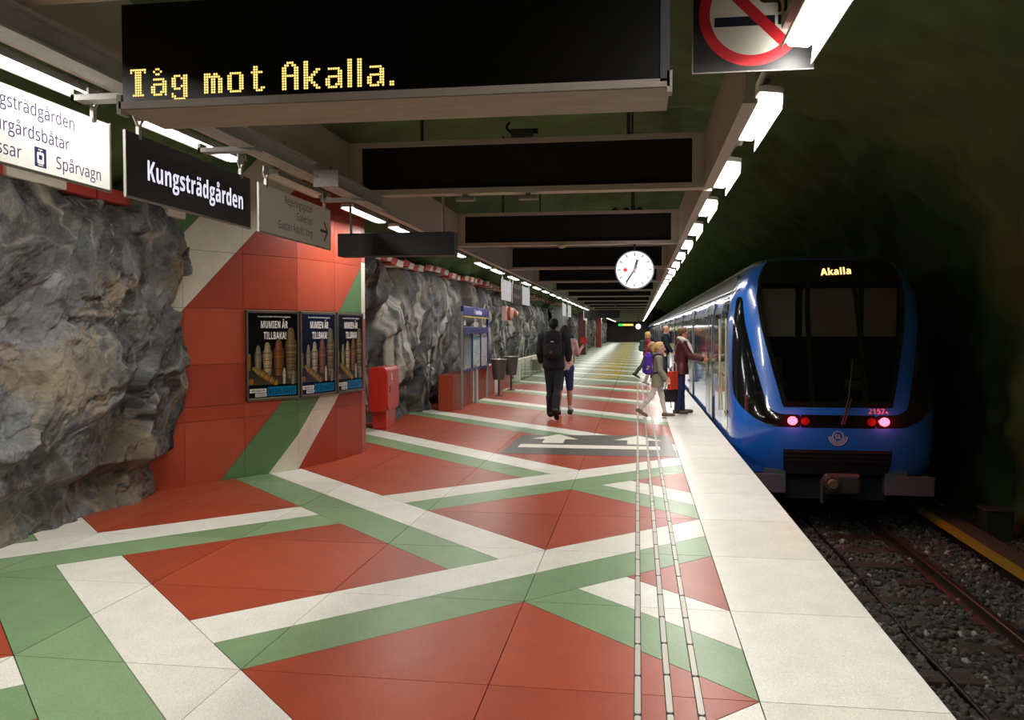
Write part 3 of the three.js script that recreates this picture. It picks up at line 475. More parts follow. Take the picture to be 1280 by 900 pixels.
// ---------------------------------------------------------------- track
const TC = 2.8, RAIL_TOP = -1.2;
{
  const bed = structure('track_bed', 'dark ballast between the platform wall and the tunnel wall');
  const g = gridMesh(70, 400, (u, v) => { const x = lerp(1.1, 5.6, u), z = lerp(6.2, -126, Math.pow(v, 1.6)); return [x, -1.39 + 0.04 * n3(x * 1.4, 1, z * 1.4) + 0.025 * n3(x * 6, 2, z * 6) + 0.08 * smooth(4.4, 5.2, x), z, x, z]; }, (p, C, k) => { const t = 0.075 + 0.04 * n3(p[0] * 3, 4, p[2] * 3) + 0.03 * n3b(p[0] * 14, 4, p[2] * 14); _c.setRGB(t * 1.1, t * 0.95, t * 0.8); _c.toArray(C, k * 3); });
  part('gravel_base', g, std(0xffffff, 0.95, { vertexColors: true }), bed);
  const stone = new THREE.IcosahedronGeometry(1, 1), p = stone.attributes.position; for (let i = 0; i < p.count; i++) { const k = 0.78 + 0.4 * hash(Math.round(p.getX(i) * 50), Math.round(p.getY(i) * 50), Math.round(p.getZ(i) * 50), 3); p.setXYZ(i, p.getX(i) * k, p.getY(i) * k, p.getZ(i) * k); } stone.computeVertexNormals();
  const N = 15000, im = shade(new THREE.InstancedMesh(stone, std(0xffffff, 0.9), N)), m = new THREE.Matrix4(), q = new THREE.Quaternion(), e = new THREE.Euler();
  for (let i = 0; i < N; i++) { const z = -2.2 - 13.5 * Math.pow(rnd(), 1.4), x = 1.35 + 4.0 * rnd(), s = 0.016 + 0.024 * rnd() * rnd() + 0.008; e.set(rnd() * 6, rnd() * 6, rnd() * 6); q.setFromEuler(e); m.compose(V(x, -1.385 + 0.04 * n3(x * 1.4, 1, z * 1.4) + 0.025 * n3(x * 6, 2, z * 6) + 0.08 * smooth(4.4, 5.2, x), z), q, V(s * (1 + 0.5 * rnd()), s * 0.75, s)); im.setMatrixAt(i, m); const t = 0.05 + 0.13 * rnd() * rnd() + (rnd() < 0.03 ? 0.3 : 0); im.setColorAt(i, _c.setRGB(t * 1.1, t * 0.97, t * 0.86)); }
  im.name = 'ballast'; im.userData.kind = 'stuff'; im.userData.label = 'loose dark ballast stones between the rails'; bed.add(im);
  const wood = std(0x453a31, 0.9, { map: paintWear });
  const sl = thing('sleeper', 'dark wooden sleeper lying in the ballast under the rails in front of the train', 'sleeper', [2.72, -1.435, -2.6], 0, 'sleepers in front of the train'); part('plank', box(2.2, 0.15, 0.24, 0, 0, 0, 0.015), wood, sl);
  for (const x of [-0.72, 0.78]) kids(sl, 'rail_plate', box(0.3, 0.02, 0.17, x, 0.085, 0), std(0x4a3a2e, 0.7, { metalness: 0.5 }));
  for (let i = 1; i < 16; i++) copyOf(sl, [2.72, -1.435, -2.6 - 0.72 * i]);
  const railProf = [[-0.07, 0], [0.07, 0], [0.07, 0.012], [0.012, 0.03], [0.01, 0.11], [0.036, 0.122], [0.036, 0.15], [0.028, 0.158], [-0.028, 0.158], [-0.036, 0.15], [-0.036, 0.122], [-0.01, 0.11], [-0.012, 0.03], [-0.07, 0.012]];
  const rail = (x, lab) => { const r = thing('rail', lab, 'rail', [x, RAIL_TOP - 0.158 + 0.0, 0]); part('rail_profile', prismZ(railProf, 6, -125), std(0x57473b, 0.45, { metalness: 0.8 }), r); };
  rail(3.5, 'rusty steel running rail in the middle of the visible track'); rail(2.0, 'rusty steel running rail hidden close below the platform edge');
  const t = thing('conductor_rail', 'conductor rail with a yellow edged cover board beside the tunnel wall', 'rail', [4.42, -1.4, 0]);
  part('conductor', prismZ(railProf, 6, -125), std(0x4d4038, 0.5, { metalness: 0.7 }), t);
  part('cover_board', prismZ([[-0.16, 0.27], [0.2, 0.27], [0.2, 0.31], [-0.16, 0.31]], 6, -125), std(0x4d3d2b, 0.8), t);
  part('yellow_edge', prismZ([[-0.185, 0.235], [-0.16, 0.235], [-0.16, 0.311], [-0.105, 0.311], [-0.105, 0.318], [-0.185, 0.318]], 6, -125), std(0x9c7a1c, 0.7), t);
  for (let i = 0; i < 10; i++) kids(t, 'support', box(0.1, 0.36, 0.14, 0.14, 0.1, -3.2 - 2.2 * i), M.black);
  const c = thing('trackside_cabinet', 'small dark steel cabinet beside the conductor rail near the tunnel wall', 'cabinet', [4.95, -1.36, -12.6]); part('body', box(0.36, 0.48, 0.3, 0, 0.24, 0, 0.012), std(0x2f302f, 0.6), c); part('lid', box(0.4, 0.025, 0.34, 0, 0.49, 0, 0.008), std(0x4a4b49, 0.5), c); part('door', box(0.3, 0.38, 0.012, 0, 0.23, 0.152), std(0x2a2b2b, 0.6), c); part('latch', box(0.06, 0.012, 0.02, 0, 0.08, 0.165), std(0x777777, 0.4, { metalness: 0.7 }), c);
  const cb = thing('track_cable', 'thin black cable lying lengthwise in the ballast between the rails', 'cable', [0, 0, 0]); const pts = []; for (let z = 2; z > -30; z -= 0.8) pts.push(V(2.62 + 0.03 * n3(z, 1, 1), -1.338, z)); part('sheath', tube(pts, 0.02, 160, 6), M.black, cb);
}

// ---------------------------------------------------------------- train: the body is a surface M(q, y): q runs from the middle of the front round the corner and along the side
const HWT = [[-0.45, 1.36], [-0.3, 1.41], [0, 1.43], [0.4, 1.43], [1.0, 1.43], [1.7, 1.41], [2.1, 1.35], [2.42, 1.2], [2.58, 1.09], [2.68, 0.98], [2.74, 0.6], [2.78, 0.02]];
const NZT = [[-0.45, -12.62], [-0.3, -12.52], [0, -12.45], [0.4, -12.46], [0.6, -12.53], [1.0, -12.66], [1.7, -12.88], [2.1, -13.0], [2.42, -13.1], [2.58, -13.15], [2.68, -13.22], [2.74, -13.45], [2.78, -13.9]];
const NE = 4.2, NL = 0.9, arcS = [0], arcP = [0];
{ let px = 0, pd = 0; for (let i = 1; i <= 400; i++) { const ph = i / 400 * Math.PI / 2, x = 1.43 * Math.pow(Math.sin(ph), 2 / NE), d = NL * (1 - Math.pow(Math.max(0, Math.cos(ph)), 2 / NE)); arcS.push(arcS[i - 1] + Math.hypot(x - px, d - pd)); arcP.push(ph); px = x; pd = d; } }
const QC = arcS[400];
function hull(q, y) {
  const hw = curve(HWT, y), z0 = curve(NZT, y), s = Math.sign(q), a = Math.abs(q); let x = 1, d;
  if (a < QC) { let lo = 0, hi = 400; while (hi - lo > 1) { const m = (lo + hi) >> 1; if (arcS[m] <= a) lo = m; else hi = m; } const ph = lerp(arcP[lo], arcP[hi], (a - arcS[lo]) / (arcS[hi] - arcS[lo])); x = Math.pow(Math.sin(ph), 2 / NE); d = NL * (1 - Math.pow(Math.max(0, Math.cos(ph)), 2 / NE)); } else d = NL + a - QC;
  return V(TC - s * x * hw, y, z0 - d);
}
function hullNormal(q, y) { const e = 0.012, y0 = Math.min(y, 2.765), a = hull(q + e, y0).sub(hull(q - e, y0)), b = hull(q, y0 + e).sub(hull(q, y0 - e)); const n = b.cross(a).normalize(); return n; }
const YCUT = HWT.map((r) => r[0]), QCUT = [-1.9, -1.75, -1.6, -1.5, -1.4, -1.3, -1.2, -1.1, -1.0, -0.85, -0.7, -0.5, -0.25, 0, 0.25, 0.5, 0.7, 0.85, 1.0, 1.1, 1.2, 1.3, 1.4, 1.5, 1.6, 1.75, 1.9];
function patch(outline, off, rim = 0, flip) {                    // a panel on the hull, bounded by an outline in (q, y), standing off the hull; rim gives it an edge
  const P = [], N = [], U = []; const ys = outline.map((p) => p[1]), qs = outline.map((p) => p[0]);
  const yb = [...new Set([Math.min(...ys), ...YCUT, -0.15, 0.2, 0.8, 1.35, 1.9, 2.26, 2.5, 2.63, 2.71, Math.max(...ys)])].filter((y) => y >= Math.min(...ys) && y <= Math.max(...ys)).sort((a, b) => a - b);
  const qb = [...new Set([Math.min(...qs), ...QCUT, Math.max(...qs)])].filter((q) => q >= Math.min(...qs) && q <= Math.max(...qs)).sort((a, b) => a - b);
  const put = (q, y) => { const n = hullNormal(q, y), p = hull(q, y).addScaledVector(n, off); P.push(p.x, p.y, p.z); N.push(n.x, n.y, n.z); U.push(q, y); };
  for (let j = 1; j < yb.length; j++) {
    let row = clipHalf(outline, (p) => p[1] - yb[j - 1]); if (row.length > 2) row = clipHalf(row, (p) => yb[j] - p[1]); if (row.length < 3) continue;
    for (let i = 1; i < qb.length; i++) {
      let c = clipHalf(row, (p) => p[0] - qb[i - 1]); if (c.length > 2) c = clipHalf(c, (p) => qb[i] - p[0]); if (c.length < 3) continue;
      const pts = c.map(([a, b]) => new THREE.Vector2(a, b)); for (const t of THREE.ShapeUtils.triangulateShape(pts, [])) {
        const [a, b, d] = t.map((k) => c[k]); const area = (b[0] - a[0]) * (d[1] - a[1]) - (b[1] - a[1]) * (d[0] - a[0]); if (Math.abs(area) < 1e-8) continue;
        for (const k of area > 0 ? [a, d, b] : [a, b, d]) put(k[0], k[1]);
      }
    }
  }
  if (rim) for (let i = 0; i < outline.length; i++) { const a = outline[i], b = outline[(i + 1) % outline.length], n = Math.max(1, Math.ceil(Math.hypot(b[0] - a[0], b[1] - a[1]) / 0.2)); for (let k = 0; k < n; k++) { const p = [lerp(a[0], b[0], k / n), lerp(a[1], b[1], k / n)], r = [lerp(a[0], b[0], (k + 1) / n), lerp(a[1], b[1], (k + 1) / n)]; const o = [p, r].map(([q, y]) => { const m = hullNormal(q, y), s = hull(q, y); return [s.clone().addScaledVector(m, off), s.clone().addScaledVector(m, off - rim)]; }); const f = o[1][0].clone().sub(o[0][0]).cross(hullNormal(p[0], p[1])).normalize(); for (const w of [o[0][0], o[0][1], o[1][1], o[0][0], o[1][1], o[1][0]]) { P.push(w.x, w.y, w.z); N.push(f.x, f.y, f.z); U.push(0, 0); } } }
  const g = new THREE.BufferGeometry(); g.setAttribute('position', new THREE.Float32BufferAttribute(P, 3)); g.setAttribute('normal', new THREE.Float32BufferAttribute(N, 3)); g.setAttribute('uv', new THREE.Float32BufferAttribute(U, 2)); return g;
}
const rounded = (pts, r, n = 5) => { const out = []; pts.forEach((p, i) => { const a = pts[(i + pts.length - 1) % pts.length], b = pts[(i + 1) % pts.length], la = Math.hypot(a[0] - p[0], a[1] - p[1]), lb = Math.hypot(b[0] - p[0], b[1] - p[1]), k = Math.min(r, la / 2.1, lb / 2.1), s = [lerp(p[0], a[0], k / la), lerp(p[1], a[1], k / la)], e = [lerp(p[0], b[0], k / lb), lerp(p[1], b[1], k / lb)]; for (let j = 0; j <= n; j++) { const t = j / n, u = 1 - t; out.push([u * u * s[0] + 2 * u * t * p[0] + t * t * e[0], u * u * s[1] + 2 * u * t * p[1] + t * t * e[1]]); } }); return out; };
const mirror = (pts) => pts.map(([q, y]) => [-q, y]).reverse();
const rect = (q0, y0, q1, y1) => [[q0, y0], [q1, y0], [q1, y1], [q0, y1]];
{
  const train = thing('train', 'blue metro train standing at the platform with red tail lamps and a black front', 'train', [0, 0, 0]);
  const blue = phys(0x1966c8, 0.28, { clearcoat: 1, clearcoatRoughness: 0.06 }), gloss = phys(0x0d0d0f, 0.1, { clearcoat: 1, clearcoatRoughness: 0.03 }), roof = std(0x3a3d3e, 0.8), grey = phys(0x74767a, 0.3, { clearcoat: 0.6, clearcoatRoughness: 0.1 }), under = std(0x53535a, 0.6), dark = std(0x100f10, 0.8);
  const glass = phys(0x9aa0a2, 0.03, { transmission: 1, thickness: 0, ior: 1.5, specularIntensity: 1 }), sideGlass = std(0x121417, 0.09), sideDark = std(0x0f1012, 0.3);
  const END = 112, WB = 0.55, WT = 2.34;
  // shell, with an opening for the windscreen
  part('body_shell', merge(patch([[1.3, -0.45], [END, -0.45], [END, 2.2], [2.4, 2.2], [1.9, 2.6], [1.3, 2.6]], 0), patch(mirror([[1.3, -0.45], [END, -0.45], [END, 2.2], [2.4, 2.2], [1.9, 2.6], [1.3, 2.6]]), 0), patch(rect(-1.3, -0.45, 1.3, WB), 0), patch(rect(-1.3, WT, 1.3, 2.68), 0), patch([[0.74, WB], [1.3, WB], [1.3, WT], [1.17, WT]], 0), patch([[-1.3, WB], [-0.74, WB], [-1.17, WT], [-1.3, WT]], 0)), blue, train);
  part('roof_shell', merge(patch([[1.3, 2.6], [1.9, 2.6], [2.4, 2.2], [END, 2.2], [END, 2.78], [1.3, 2.78]], 0), patch(mirror([[1.3, 2.6], [1.9, 2.6], [2.4, 2.2], [END, 2.2], [END, 2.78], [1.3, 2.78]]), 0), patch(rect(-1.3, 2.68, 1.3, 2.78), 0)), roof, train);
  part('gutter', merge(patch(rect(1.55, 2.22, END, 2.25), 0.02, 0.02), patch(rect(1.3, 2.585, END, 2.62), 0.016, 0.016)), std(0x8d9094, 0.5, { metalness: 0.3 }), train);
  // front
  const L = (y) => lerp(0.74, 1.17, (y - WB) / (WT - WB));
  part('black_header', patch([[-L(WT) - 0.02, WT - 0.02], [L(WT) + 0.02, WT - 0.02], [1.24, 2.66], [-1.24, 2.66]], 0.006, 0.006), gloss, train);
  part('windscreen_frame', merge(patch(rect(-0.74, WB - 0.03, 0.74, WB + 0.05), 0.006, 0.02), ...[1, -1].map((s) => { const p = [[L(WB) - 0.06, WB], [L(WB) + 0.01, WB], [L(WT) + 0.01, WT], [L(WT) - 0.06, WT]]; return patch(s > 0 ? p : mirror(p), 0.006, 0.02); }), ...[0.34, -0.38].map((q) => patch([[q - 0.035, WB], [q + 0.035, WB], [q + 0.05, WT], [q - 0.02, WT]], 0.006, 0.02))), gloss, train);
  kids(train, 'windscreen', patch([[0.365, WB + 0.03], [L(WB) - 0.04, WB + 0.03], [L(WT) - 0.04, WT - 0.02], [0.385, WT - 0.02]], 0.001), glass); kids(train, 'windscreen', patch([[-0.35, WB + 0.03], [0.31, WB + 0.03], [0.325, WT - 0.02], [-0.335, WT - 0.02]], 0.001), glass); kids(train, 'windscreen', patch([[-L(WB) + 0.04, WB + 0.03], [-0.41, WB + 0.03], [-0.395, WT - 0.02], [-L(WT) + 0.04, WT - 0.02]], 0.001), glass);
  const band = rounded([[1.36, 2.12], [1.5, 2.12], [1.58, 0.85], [1.5, 0.66], [1.34, 0.5], [1.12, 0.34], [0.9, 0.245], [0.5, 0.235], [0.5, 0.415], [0.8, 0.42], [0.95, 0.5]].reverse(), 0.06, 3);
  part('black_band', merge(patch(band, 0.005, 0.005), patch(mirror(band), 0.005, 0.005), patch(rect(-0.5, 0.235, 0.5, 0.415), 0.005, 0.005)), gloss, train);
  const sw = rounded([[1.38, 1.95], [1.47, 1.95], [1.53, 0.9], [1.44, 0.72], [1.2, 0.66], [1.08, 0.7]].reverse(), 0.08, 4);
  for (const p of [sw, mirror(sw)]) kids(train, 'cab_side_window', patch(p, 0.009, 0.006), sideGlass);
  // lamps
  const round = (q, y, r, n = 20) => Array.from({ length: n }, (_, i) => [q + r * Math.cos(i / n * 6.2832), y + r * 0.9 * Math.sin(i / n * 6.2832)]);
  const redGlow = new THREE.MeshStandardMaterial({ color: 0xff2030, emissive: new THREE.Color(1, 0.12, 0.2), emissiveIntensity: 3.6 }), lens = phys(0x5a1a1c, 0.1, { clearcoat: 1 });
  for (const s of [1, -1]) {
    kids(train, 'tail_lamp', patch(round(s * 0.62, 0.33, 0.068), 0.02, 0.02), redGlow);
    kids(train, 'head_lamp', patch(round(s * 0.44, 0.325, 0.055), 0.015, 0.015), lens); kids(train, 'lamp_rim', merge(patch(round(s * 0.44, 0.325, 0.066), 0.008, 0.008)), std(0x3a2022, 0.4, { metalness: 0.5 }));
    const l = new THREE.PointLight(new THREE.Color(1, 0.03, 0.04), 0.8, 0, 2), p = hull(s * 0.62, 0.33); l.position.set(p.x, p.y, p.z + 0.12); l.shadow.radius = 2; l.castShadow = true; scene.add(l);
  }
  // destination box, number, emblem
  const onFront = (g, q, y, off) => { const n = hullNormal(q, y), p = hull(q, y).addScaledVector(n, off); const up = hull(q, y + 0.02).sub(hull(q, y - 0.02)).normalize(), right = up.clone().cross(n).normalize(); return g.applyMatrix4(new THREE.Matrix4().makeBasis(right, up, n).setPosition(p)); };
  const words = (s, size, f = font) => { const g = new TextGeometry(s, { font: f, size, depth: 0.003, curveSegments: 3 }); g.computeBoundingBox(); const b = g.boundingBox; return g.translate(-(b.min.x + b.max.x) / 2, -(b.min.y + b.max.y) / 2, 0); };
  part('destination_box', onFront(box(0.56, 0.17, 0.01, 0, 0, 0), -0.1, 2.48, 0.008), std(0x2a1503, 0.4), train);
  part('destination_text', onFront(words('Akalla', 0.105), -0.1, 2.48, 0.016), new THREE.MeshStandardMaterial({ color: 0x332000, emissive: new THREE.Color(1, 0.66, 0.2), emissiveIntensity: 2.4 }), train);
  const pale = std(0xa9adb5, 0.5);
  part('car_number', onFront(merge(words('2157', 0.075), words('A', 0.04).translate(0.135, -0.014, 0)), -0.52, 0.475, 0.003), pale, train);
  const ring = (r0, r1, a0, a1) => { if (a1 - a0 > 6) { const s = new THREE.Shape(); s.absarc(0, 0, r1, 0, Math.PI * 2, false); const h = new THREE.Path(); h.absarc(0, 0, r0, 0, Math.PI * 2, true); s.holes.push(h); return new THREE.ExtrudeGeometry(s, { depth: 0.003, bevelEnabled: false, curveSegments: 24 }); } const s = new THREE.Shape(); s.absarc(0, 0, r1, a0, a1, false); s.absarc(0, 0, r0, a1, a0, true); return new THREE.ExtrudeGeometry(s, { depth: 0.003, bevelEnabled: false, curveSegments: 24 }); };
  part('emblem', onFront(merge(ring(0.066, 0.078, 0, 6.2832), ring(0.09, 0.104, Math.PI, 2 * Math.PI), ring(0.116, 0.13, Math.PI, 2 * Math.PI), words('SL', 0.062)), 0, 0.115, 0.004), pale, train);
  // lower front: dark mouth with louvres, coupler, steps
  part('coupler_recess', merge(patch(rect(-0.74, -0.45, 0.74, -0.08), 0.006, 0.006), box(1.5, 0.42, 0.2, TC, -0.62, -12.85)), dark, train);
  for (let i = 0; i < 3; i++) kids(train, 'louvre', patch(rect(-0.72, -0.125 - 0.06 * i, 0.72, -0.1 - 0.06 * i), 0.02, 0.014), std(0x241a1c, 0.5));
  part('coupler', merge(box(0.5, 0.3, 0.12, TC + 0.05, -0.55, -12.42, 0.05), new THREE.CylinderGeometry(0.1, 0.13, 0.16, 20).rotateX(Math.PI / 2).translate(TC - 0.1, -0.53, -12.36), cyl(0.03, 0.03, 0.3, TC - 0.22, -0.66, -12.38), box(0.2, 0.18, 0.5, TC, -0.56, -12.65)), std(0x4a443e, 0.55, { metalness: 0.5 }), train);
  part('coupler_face', new THREE.CylinderGeometry(0.06, 0.075, 0.05, 18).rotateX(Math.PI / 2).translate(TC - 0.1, -0.53, -12.26), std(0x7a6a52, 0.5, { metalness: 0.5 }), train);
  for (const s of [1, -1]) { kids(train, 'step_box', merge(box(0.66, 0.26, 0.4, TC - s * 1.01, -0.6, -12.78, 0.015), box(0.3, 0.13, 0.36, TC - s * 0.83, -0.44, -12.78, 0.012), box(0.66, 0.04, 0.04, TC - s * 1.01, -0.47, -12.6, 0.01)), under); }
  part('underframe', merge(box(2.3, 0.5, 100, TC, -0.68, -63.5), box(2.5, 0.16, 100, TC, -0.5, -63.5)), std(0x1b1a1a, 0.8), train);
  part('wiper', onFront(merge(bar(V(0, -0.32, 0.03), V(0.1, 0.0, 0.03), 0.012, 6), bar(V(0.03, -0.32, 0.03), V(0.14, 0.02, 0.03), 0.01, 6), bar(V(0.1, 0, 0.03), V(0.2, 0.6, 0.025), 0.009, 6), cyl(0.025, 0.025, 0.05, 0.01, -0.33, 0.01)), -0.02, 0.62, 0.006), M.black, train);
  // inside of the cab, seen dimly through the windscreen
  const cabZ = -14.2; part('cab_wall', box(2.4, 2.6, 0.06, TC, 1.2, cabZ), std(0x29262a, 0.8), train); part('desk', box(1.5, 0.12, 0.5, TC, 0.66, -13.15, 0.03), std(0x161616, 0.7), train); part('cab_floor', box(2.2, 0.05, 1.4, TC, 0.0, -13.5), M.soot, train);
  for (const [x0, x1] of [[-0.98, -0.46], [-0.36, 0.44], [0.52, 0.98]]) kids(train, 'blind', box(x1 - x0, 0.72, 0.008, TC + (x0 + x1) / 2, 1.88, -13.24).rotateX(0), std(0xe6dac2, 0.85));
  for (const x of [-0.66, 0.56]) kids(train, 'headrest', merge(box(0.2, 0.34, 0.08, TC + x, 1.02, -13.75, 0.04), box(0.36, 0.5, 0.1, TC + x, 0.6, -13.8, 0.05)), std(0x8f8676, 0.8));
  // side towards the platform
  for (const s of [1, -1]) { const f = (p) => s > 0 ? p : mirror(p); kids(train, 'cab_door', patch(f(rounded(rect(2.05, 0.05, 2.95, 2.14), 0.16)), 0.005, 0.005), gloss); }
  part('cab_door_glass', patch(rounded(rect(2.15, 0.95, 2.85, 2.05), 0.12), 0.009, 0.004), sideGlass, train);
  part('grab_rail', merge(...[1.98, 3.05].map((q) => { const a = hull(q, 0.3).add(V(-0.03, 0, 0)), b = hull(q, 1.8).add(V(-0.03, 0, 0)); return bar(a, b, 0.014); })), std(0xb0a67c, 0.3, { metalness: 0.8 }), train);
  const doorMat = phys(0x1c2836, 0.3); const DOORS = []; for (let z = -15.75; z > -100; z -= 5.55) DOORS.push(-z - 12.45 + QC - NL + 0 - 0.02);
  const winMat = sideGlass; let last = 3.15;
  DOORS.forEach((q, i) => {
    const w0 = last, w1 = q - 0.1; 
    if (w1 - w0 > 0.5) { kids(train, 'window_band', patch(rounded(rect(w0, 0.86, w1, 2.0), 0.08), 0.004, 0.004), sideDark); const n = Math.max(1, Math.round((w1 - w0) / 1.3)); if (i < 7) for (let k = 0; k < n; k++) { const a = lerp(w0, w1, k / n) + 0.05, b = lerp(w0, w1, (k + 1) / n) - 0.05; kids(train, 'window', patch(rounded(rect(a, 0.94, b, 1.9), 0.1), 0.008, 0.004), winMat); } }
    for (let k = 0; k < 2; k++) {
      const a = q + k * 0.68, b = a + 0.66; if (i > 7) { kids(train, 'far_door', patch(rect(a, 0.0, b, 2.1), 0.02, 0.02), gloss); continue; }
      const d = kids(train, 'door', patch(rounded(rect(a, 0.0, b, 2.12), 0.04), 0.022, 0.022), doorMat);
      kids(d, 'pane', patch(rounded(rect(a + 0.08, 0.8, b - 0.08, 1.92), 0.07), 0.027, 0.005), winMat); kids(d, 'edge_strip', patch(k ? rect(b - 0.045, 0.02, b - 0.005, 2.1) : rect(a + 0.005, 0.02, a + 0.045, 2.1), 0.03, 0.008), grey); kids(d, 'kick_plate', patch(rect(a + 0.05, 0.02, b - 0.05, 0.72), 0.026, 0.004), grey);
    }
    kids(train, 'door_button', (() => { const p = hull(q - 0.06, 1.05); return new THREE.CylinderGeometry(0.04, 0.045, 0.03, 16).rotateZ(Math.PI / 2).translate(p.x - 0.015, p.y, p.z); })(), std(0x2f6b3a, 0.4));
    last = q + 1.4;
  });
  part('far_side_windows', patch(rect(last, 0.86, END - 1, 2.0), 0.004, 0.004), gloss, train);
  for (let i = 1; i < 3; i++) kids(train, 'car_joint', patch(rect(16.6 * i - 0.2, -0.4, 16.6 * i + 0.2, 2.5), 0.012, 0.012), dark);
}
// ---------------------------------------------------------------- things along the rock: posters, cabinet, low wall, board, bins, parapet, sculpture
{
  const poster = (seed) => canvasTexture(700, 1000, (g, W, H) => {
    const r = mulberry(seed); g.fillStyle = '#0d0d10'; g.fillRect(0, 0, W, H);
    const bg = g.createLinearGradient(0, 560, 0, 860); bg.addColorStop(0, '#15120e'); bg.addColorStop(1, '#4c4134'); g.fillStyle = bg; g.fillRect(0, 560, W, 280);
    text(g, 'En resa från Nilen till det forna Egypten.', W / 2 + 20, 58, 24, { align: 'center', fill: '#e8e8e8' });
    text(g, 'MUMIEN ÄR', W / 2 + 15, 184, 118, { align: 'center', fill: '#f0eee8', sx: 0.56 }); text(g, 'TILLBAKA!', W / 2 + 25, 312, 118, { align: 'center', fill: '#f0eee8', sx: 0.56 });
    const mummy = (x, top, w, h, a, b, tilt, stripes) => { g.save(); g.translate(x, top); g.rotate(tilt); const q = g.createLinearGradient(-w / 2, 0, w / 2, 0); q.addColorStop(0, b); q.addColorStop(0.4, a); q.addColorStop(1, b); g.fillStyle = q; g.beginPath(); g.moveTo(-w * 0.2, 12); g.quadraticCurveTo(0, -18, w * 0.2, 12); g.quadraticCurveTo(w * 0.36, 40, w * 0.3, h * 0.2); g.quadraticCurveTo(w * 0.62, h * 0.28, w * 0.5, h * 0.5); g.lineTo(w * 0.34, h); g.lineTo(-w * 0.34, h); g.lineTo(-w * 0.5, h * 0.5); g.quadraticCurveTo(-w * 0.62, h * 0.28, -w * 0.3, h * 0.2); g.quadraticCurveTo(-w * 0.36, 40, -w * 0.2, 12); g.fill();
      for (let i = 0; i < stripes; i++) { g.fillStyle = ['rgba(60,40,20,.55)', 'rgba(200,140,40,.6)', 'rgba(70,80,90,.5)'][i % 3]; g.fillRect(-w * 0.42 + r() * 6, h * (0.3 + 0.66 * i / stripes), w * 0.84, 4 + r() * 9); }
      g.fillStyle = 'rgba(40,28,18,.75)'; g.beginPath(); g.ellipse(0, h * 0.1, w * 0.16, h * 0.055, 0, 0, 7); g.fill(); g.fillStyle = a; g.beginPath(); g.ellipse(0, h * 0.105, w * 0.12, h * 0.042, 0, 0, 7); g.fill(); g.restore(); };
    mummy(140, 385, 96, 330, '#8d8672', '#4b4438', 0.02, 3); mummy(265, 350, 130, 390, '#b3a482', '#5e4f38', 0, 9); mummy(425, 320, 150, 420, '#8a5836', '#43291a', 0, 4); mummy(600, 180, 165, 600, '#7a6a4a', '#3c3226', 0, 15);
    mummy(60, 640, 90, 400, '#9a7a3a', '#54401e', -1.05, 11); mummy(500, 650, 48, 190, '#c9c2b4', '#7d766a', 0, 2); mummy(640, 690, 70, 160, '#8d8578', '#4a453e', 0.1, 2);
    g.fillStyle = '#8a5f1c'; g.fillRect(0, 480, 34, 190); g.fillRect(10, 770, 60, 60);
    g.fillStyle = '#0d0d10'; g.fillRect(0, 850, W, 150); g.fillStyle = '#0f6f9c'; g.fillRect(262, 868, 410, 104); text(g, 'MEDELHAVET', 467, 956, 96, { align: 'center', fill: '#0c3550', sx: 0.62 }); g.fillStyle = '#d9d9d6'; g.fillRect(18, 882, 228, 46); g.fillRect(92, 936, 156, 40); text(g, 'VÄRLDSKULTUR', 132, 918, 36, { align: 'center', fill: '#15151a', sx: 0.7 }); text(g, 'MUSEERNA', 170, 969, 36, { align: 'center', fill: '#15151a', sx: 0.68 });
  });
  const tex = poster(4), mats = std(0xffffff, 0.16, { map: tex }), alu = std(0x6f6a5f, 0.4, { metalness: 0.7 });
  const names = ['leftmost of the three mummy exhibition posters on the tiled pier', 'middle of the three mummy exhibition posters on the tiled pier', 'rightmost, most foreshortened of the three mummy exhibition posters on the tiled pier'];
  [[0.015, 0.715], [0.725, 1.415], [1.435, 2.12]].forEach(([s0, s1], i) => {
    const a = pierAt(s0 + 0.002), b = pierAt(s1 - 0.002), m = a.clone().add(b).multiplyScalar(0.5), L = a.distanceTo(b), turn = Math.atan2(-(b.z - a.z), b.x - a.x), nx = Math.sin(turn), nz = Math.cos(turn);
    const t = thing('poster', names[i], 'poster', [m.x + nx * 0.012, 0.83, m.z + nz * 0.012], turn, 'mummy posters'), H = 1.0;
    part('backing', box(L, H, 0.02, 0, H / 2, 0), std(0x1a1a1a, 0.6), t);
    part('printed_sheet', new THREE.PlaneGeometry(L - 0.04, H - 0.04).translate(0, H / 2, 0.0125), mats, t);
    kids(t, 'frame_bar', box(L, 0.03, 0.03, 0, 0.015, 0.005, 0.004), alu); kids(t, 'frame_bar', box(L, 0.03, 0.03, 0, H - 0.015, 0.005, 0.004), alu); kids(t, 'frame_bar', box(0.024, H, 0.03, -L / 2 + 0.012, H / 2, 0.005, 0.004), alu); kids(t, 'frame_bar', box(0.024, H, 0.03, L / 2 - 0.012, H / 2, 0.005, 0.004), alu);
  });
}
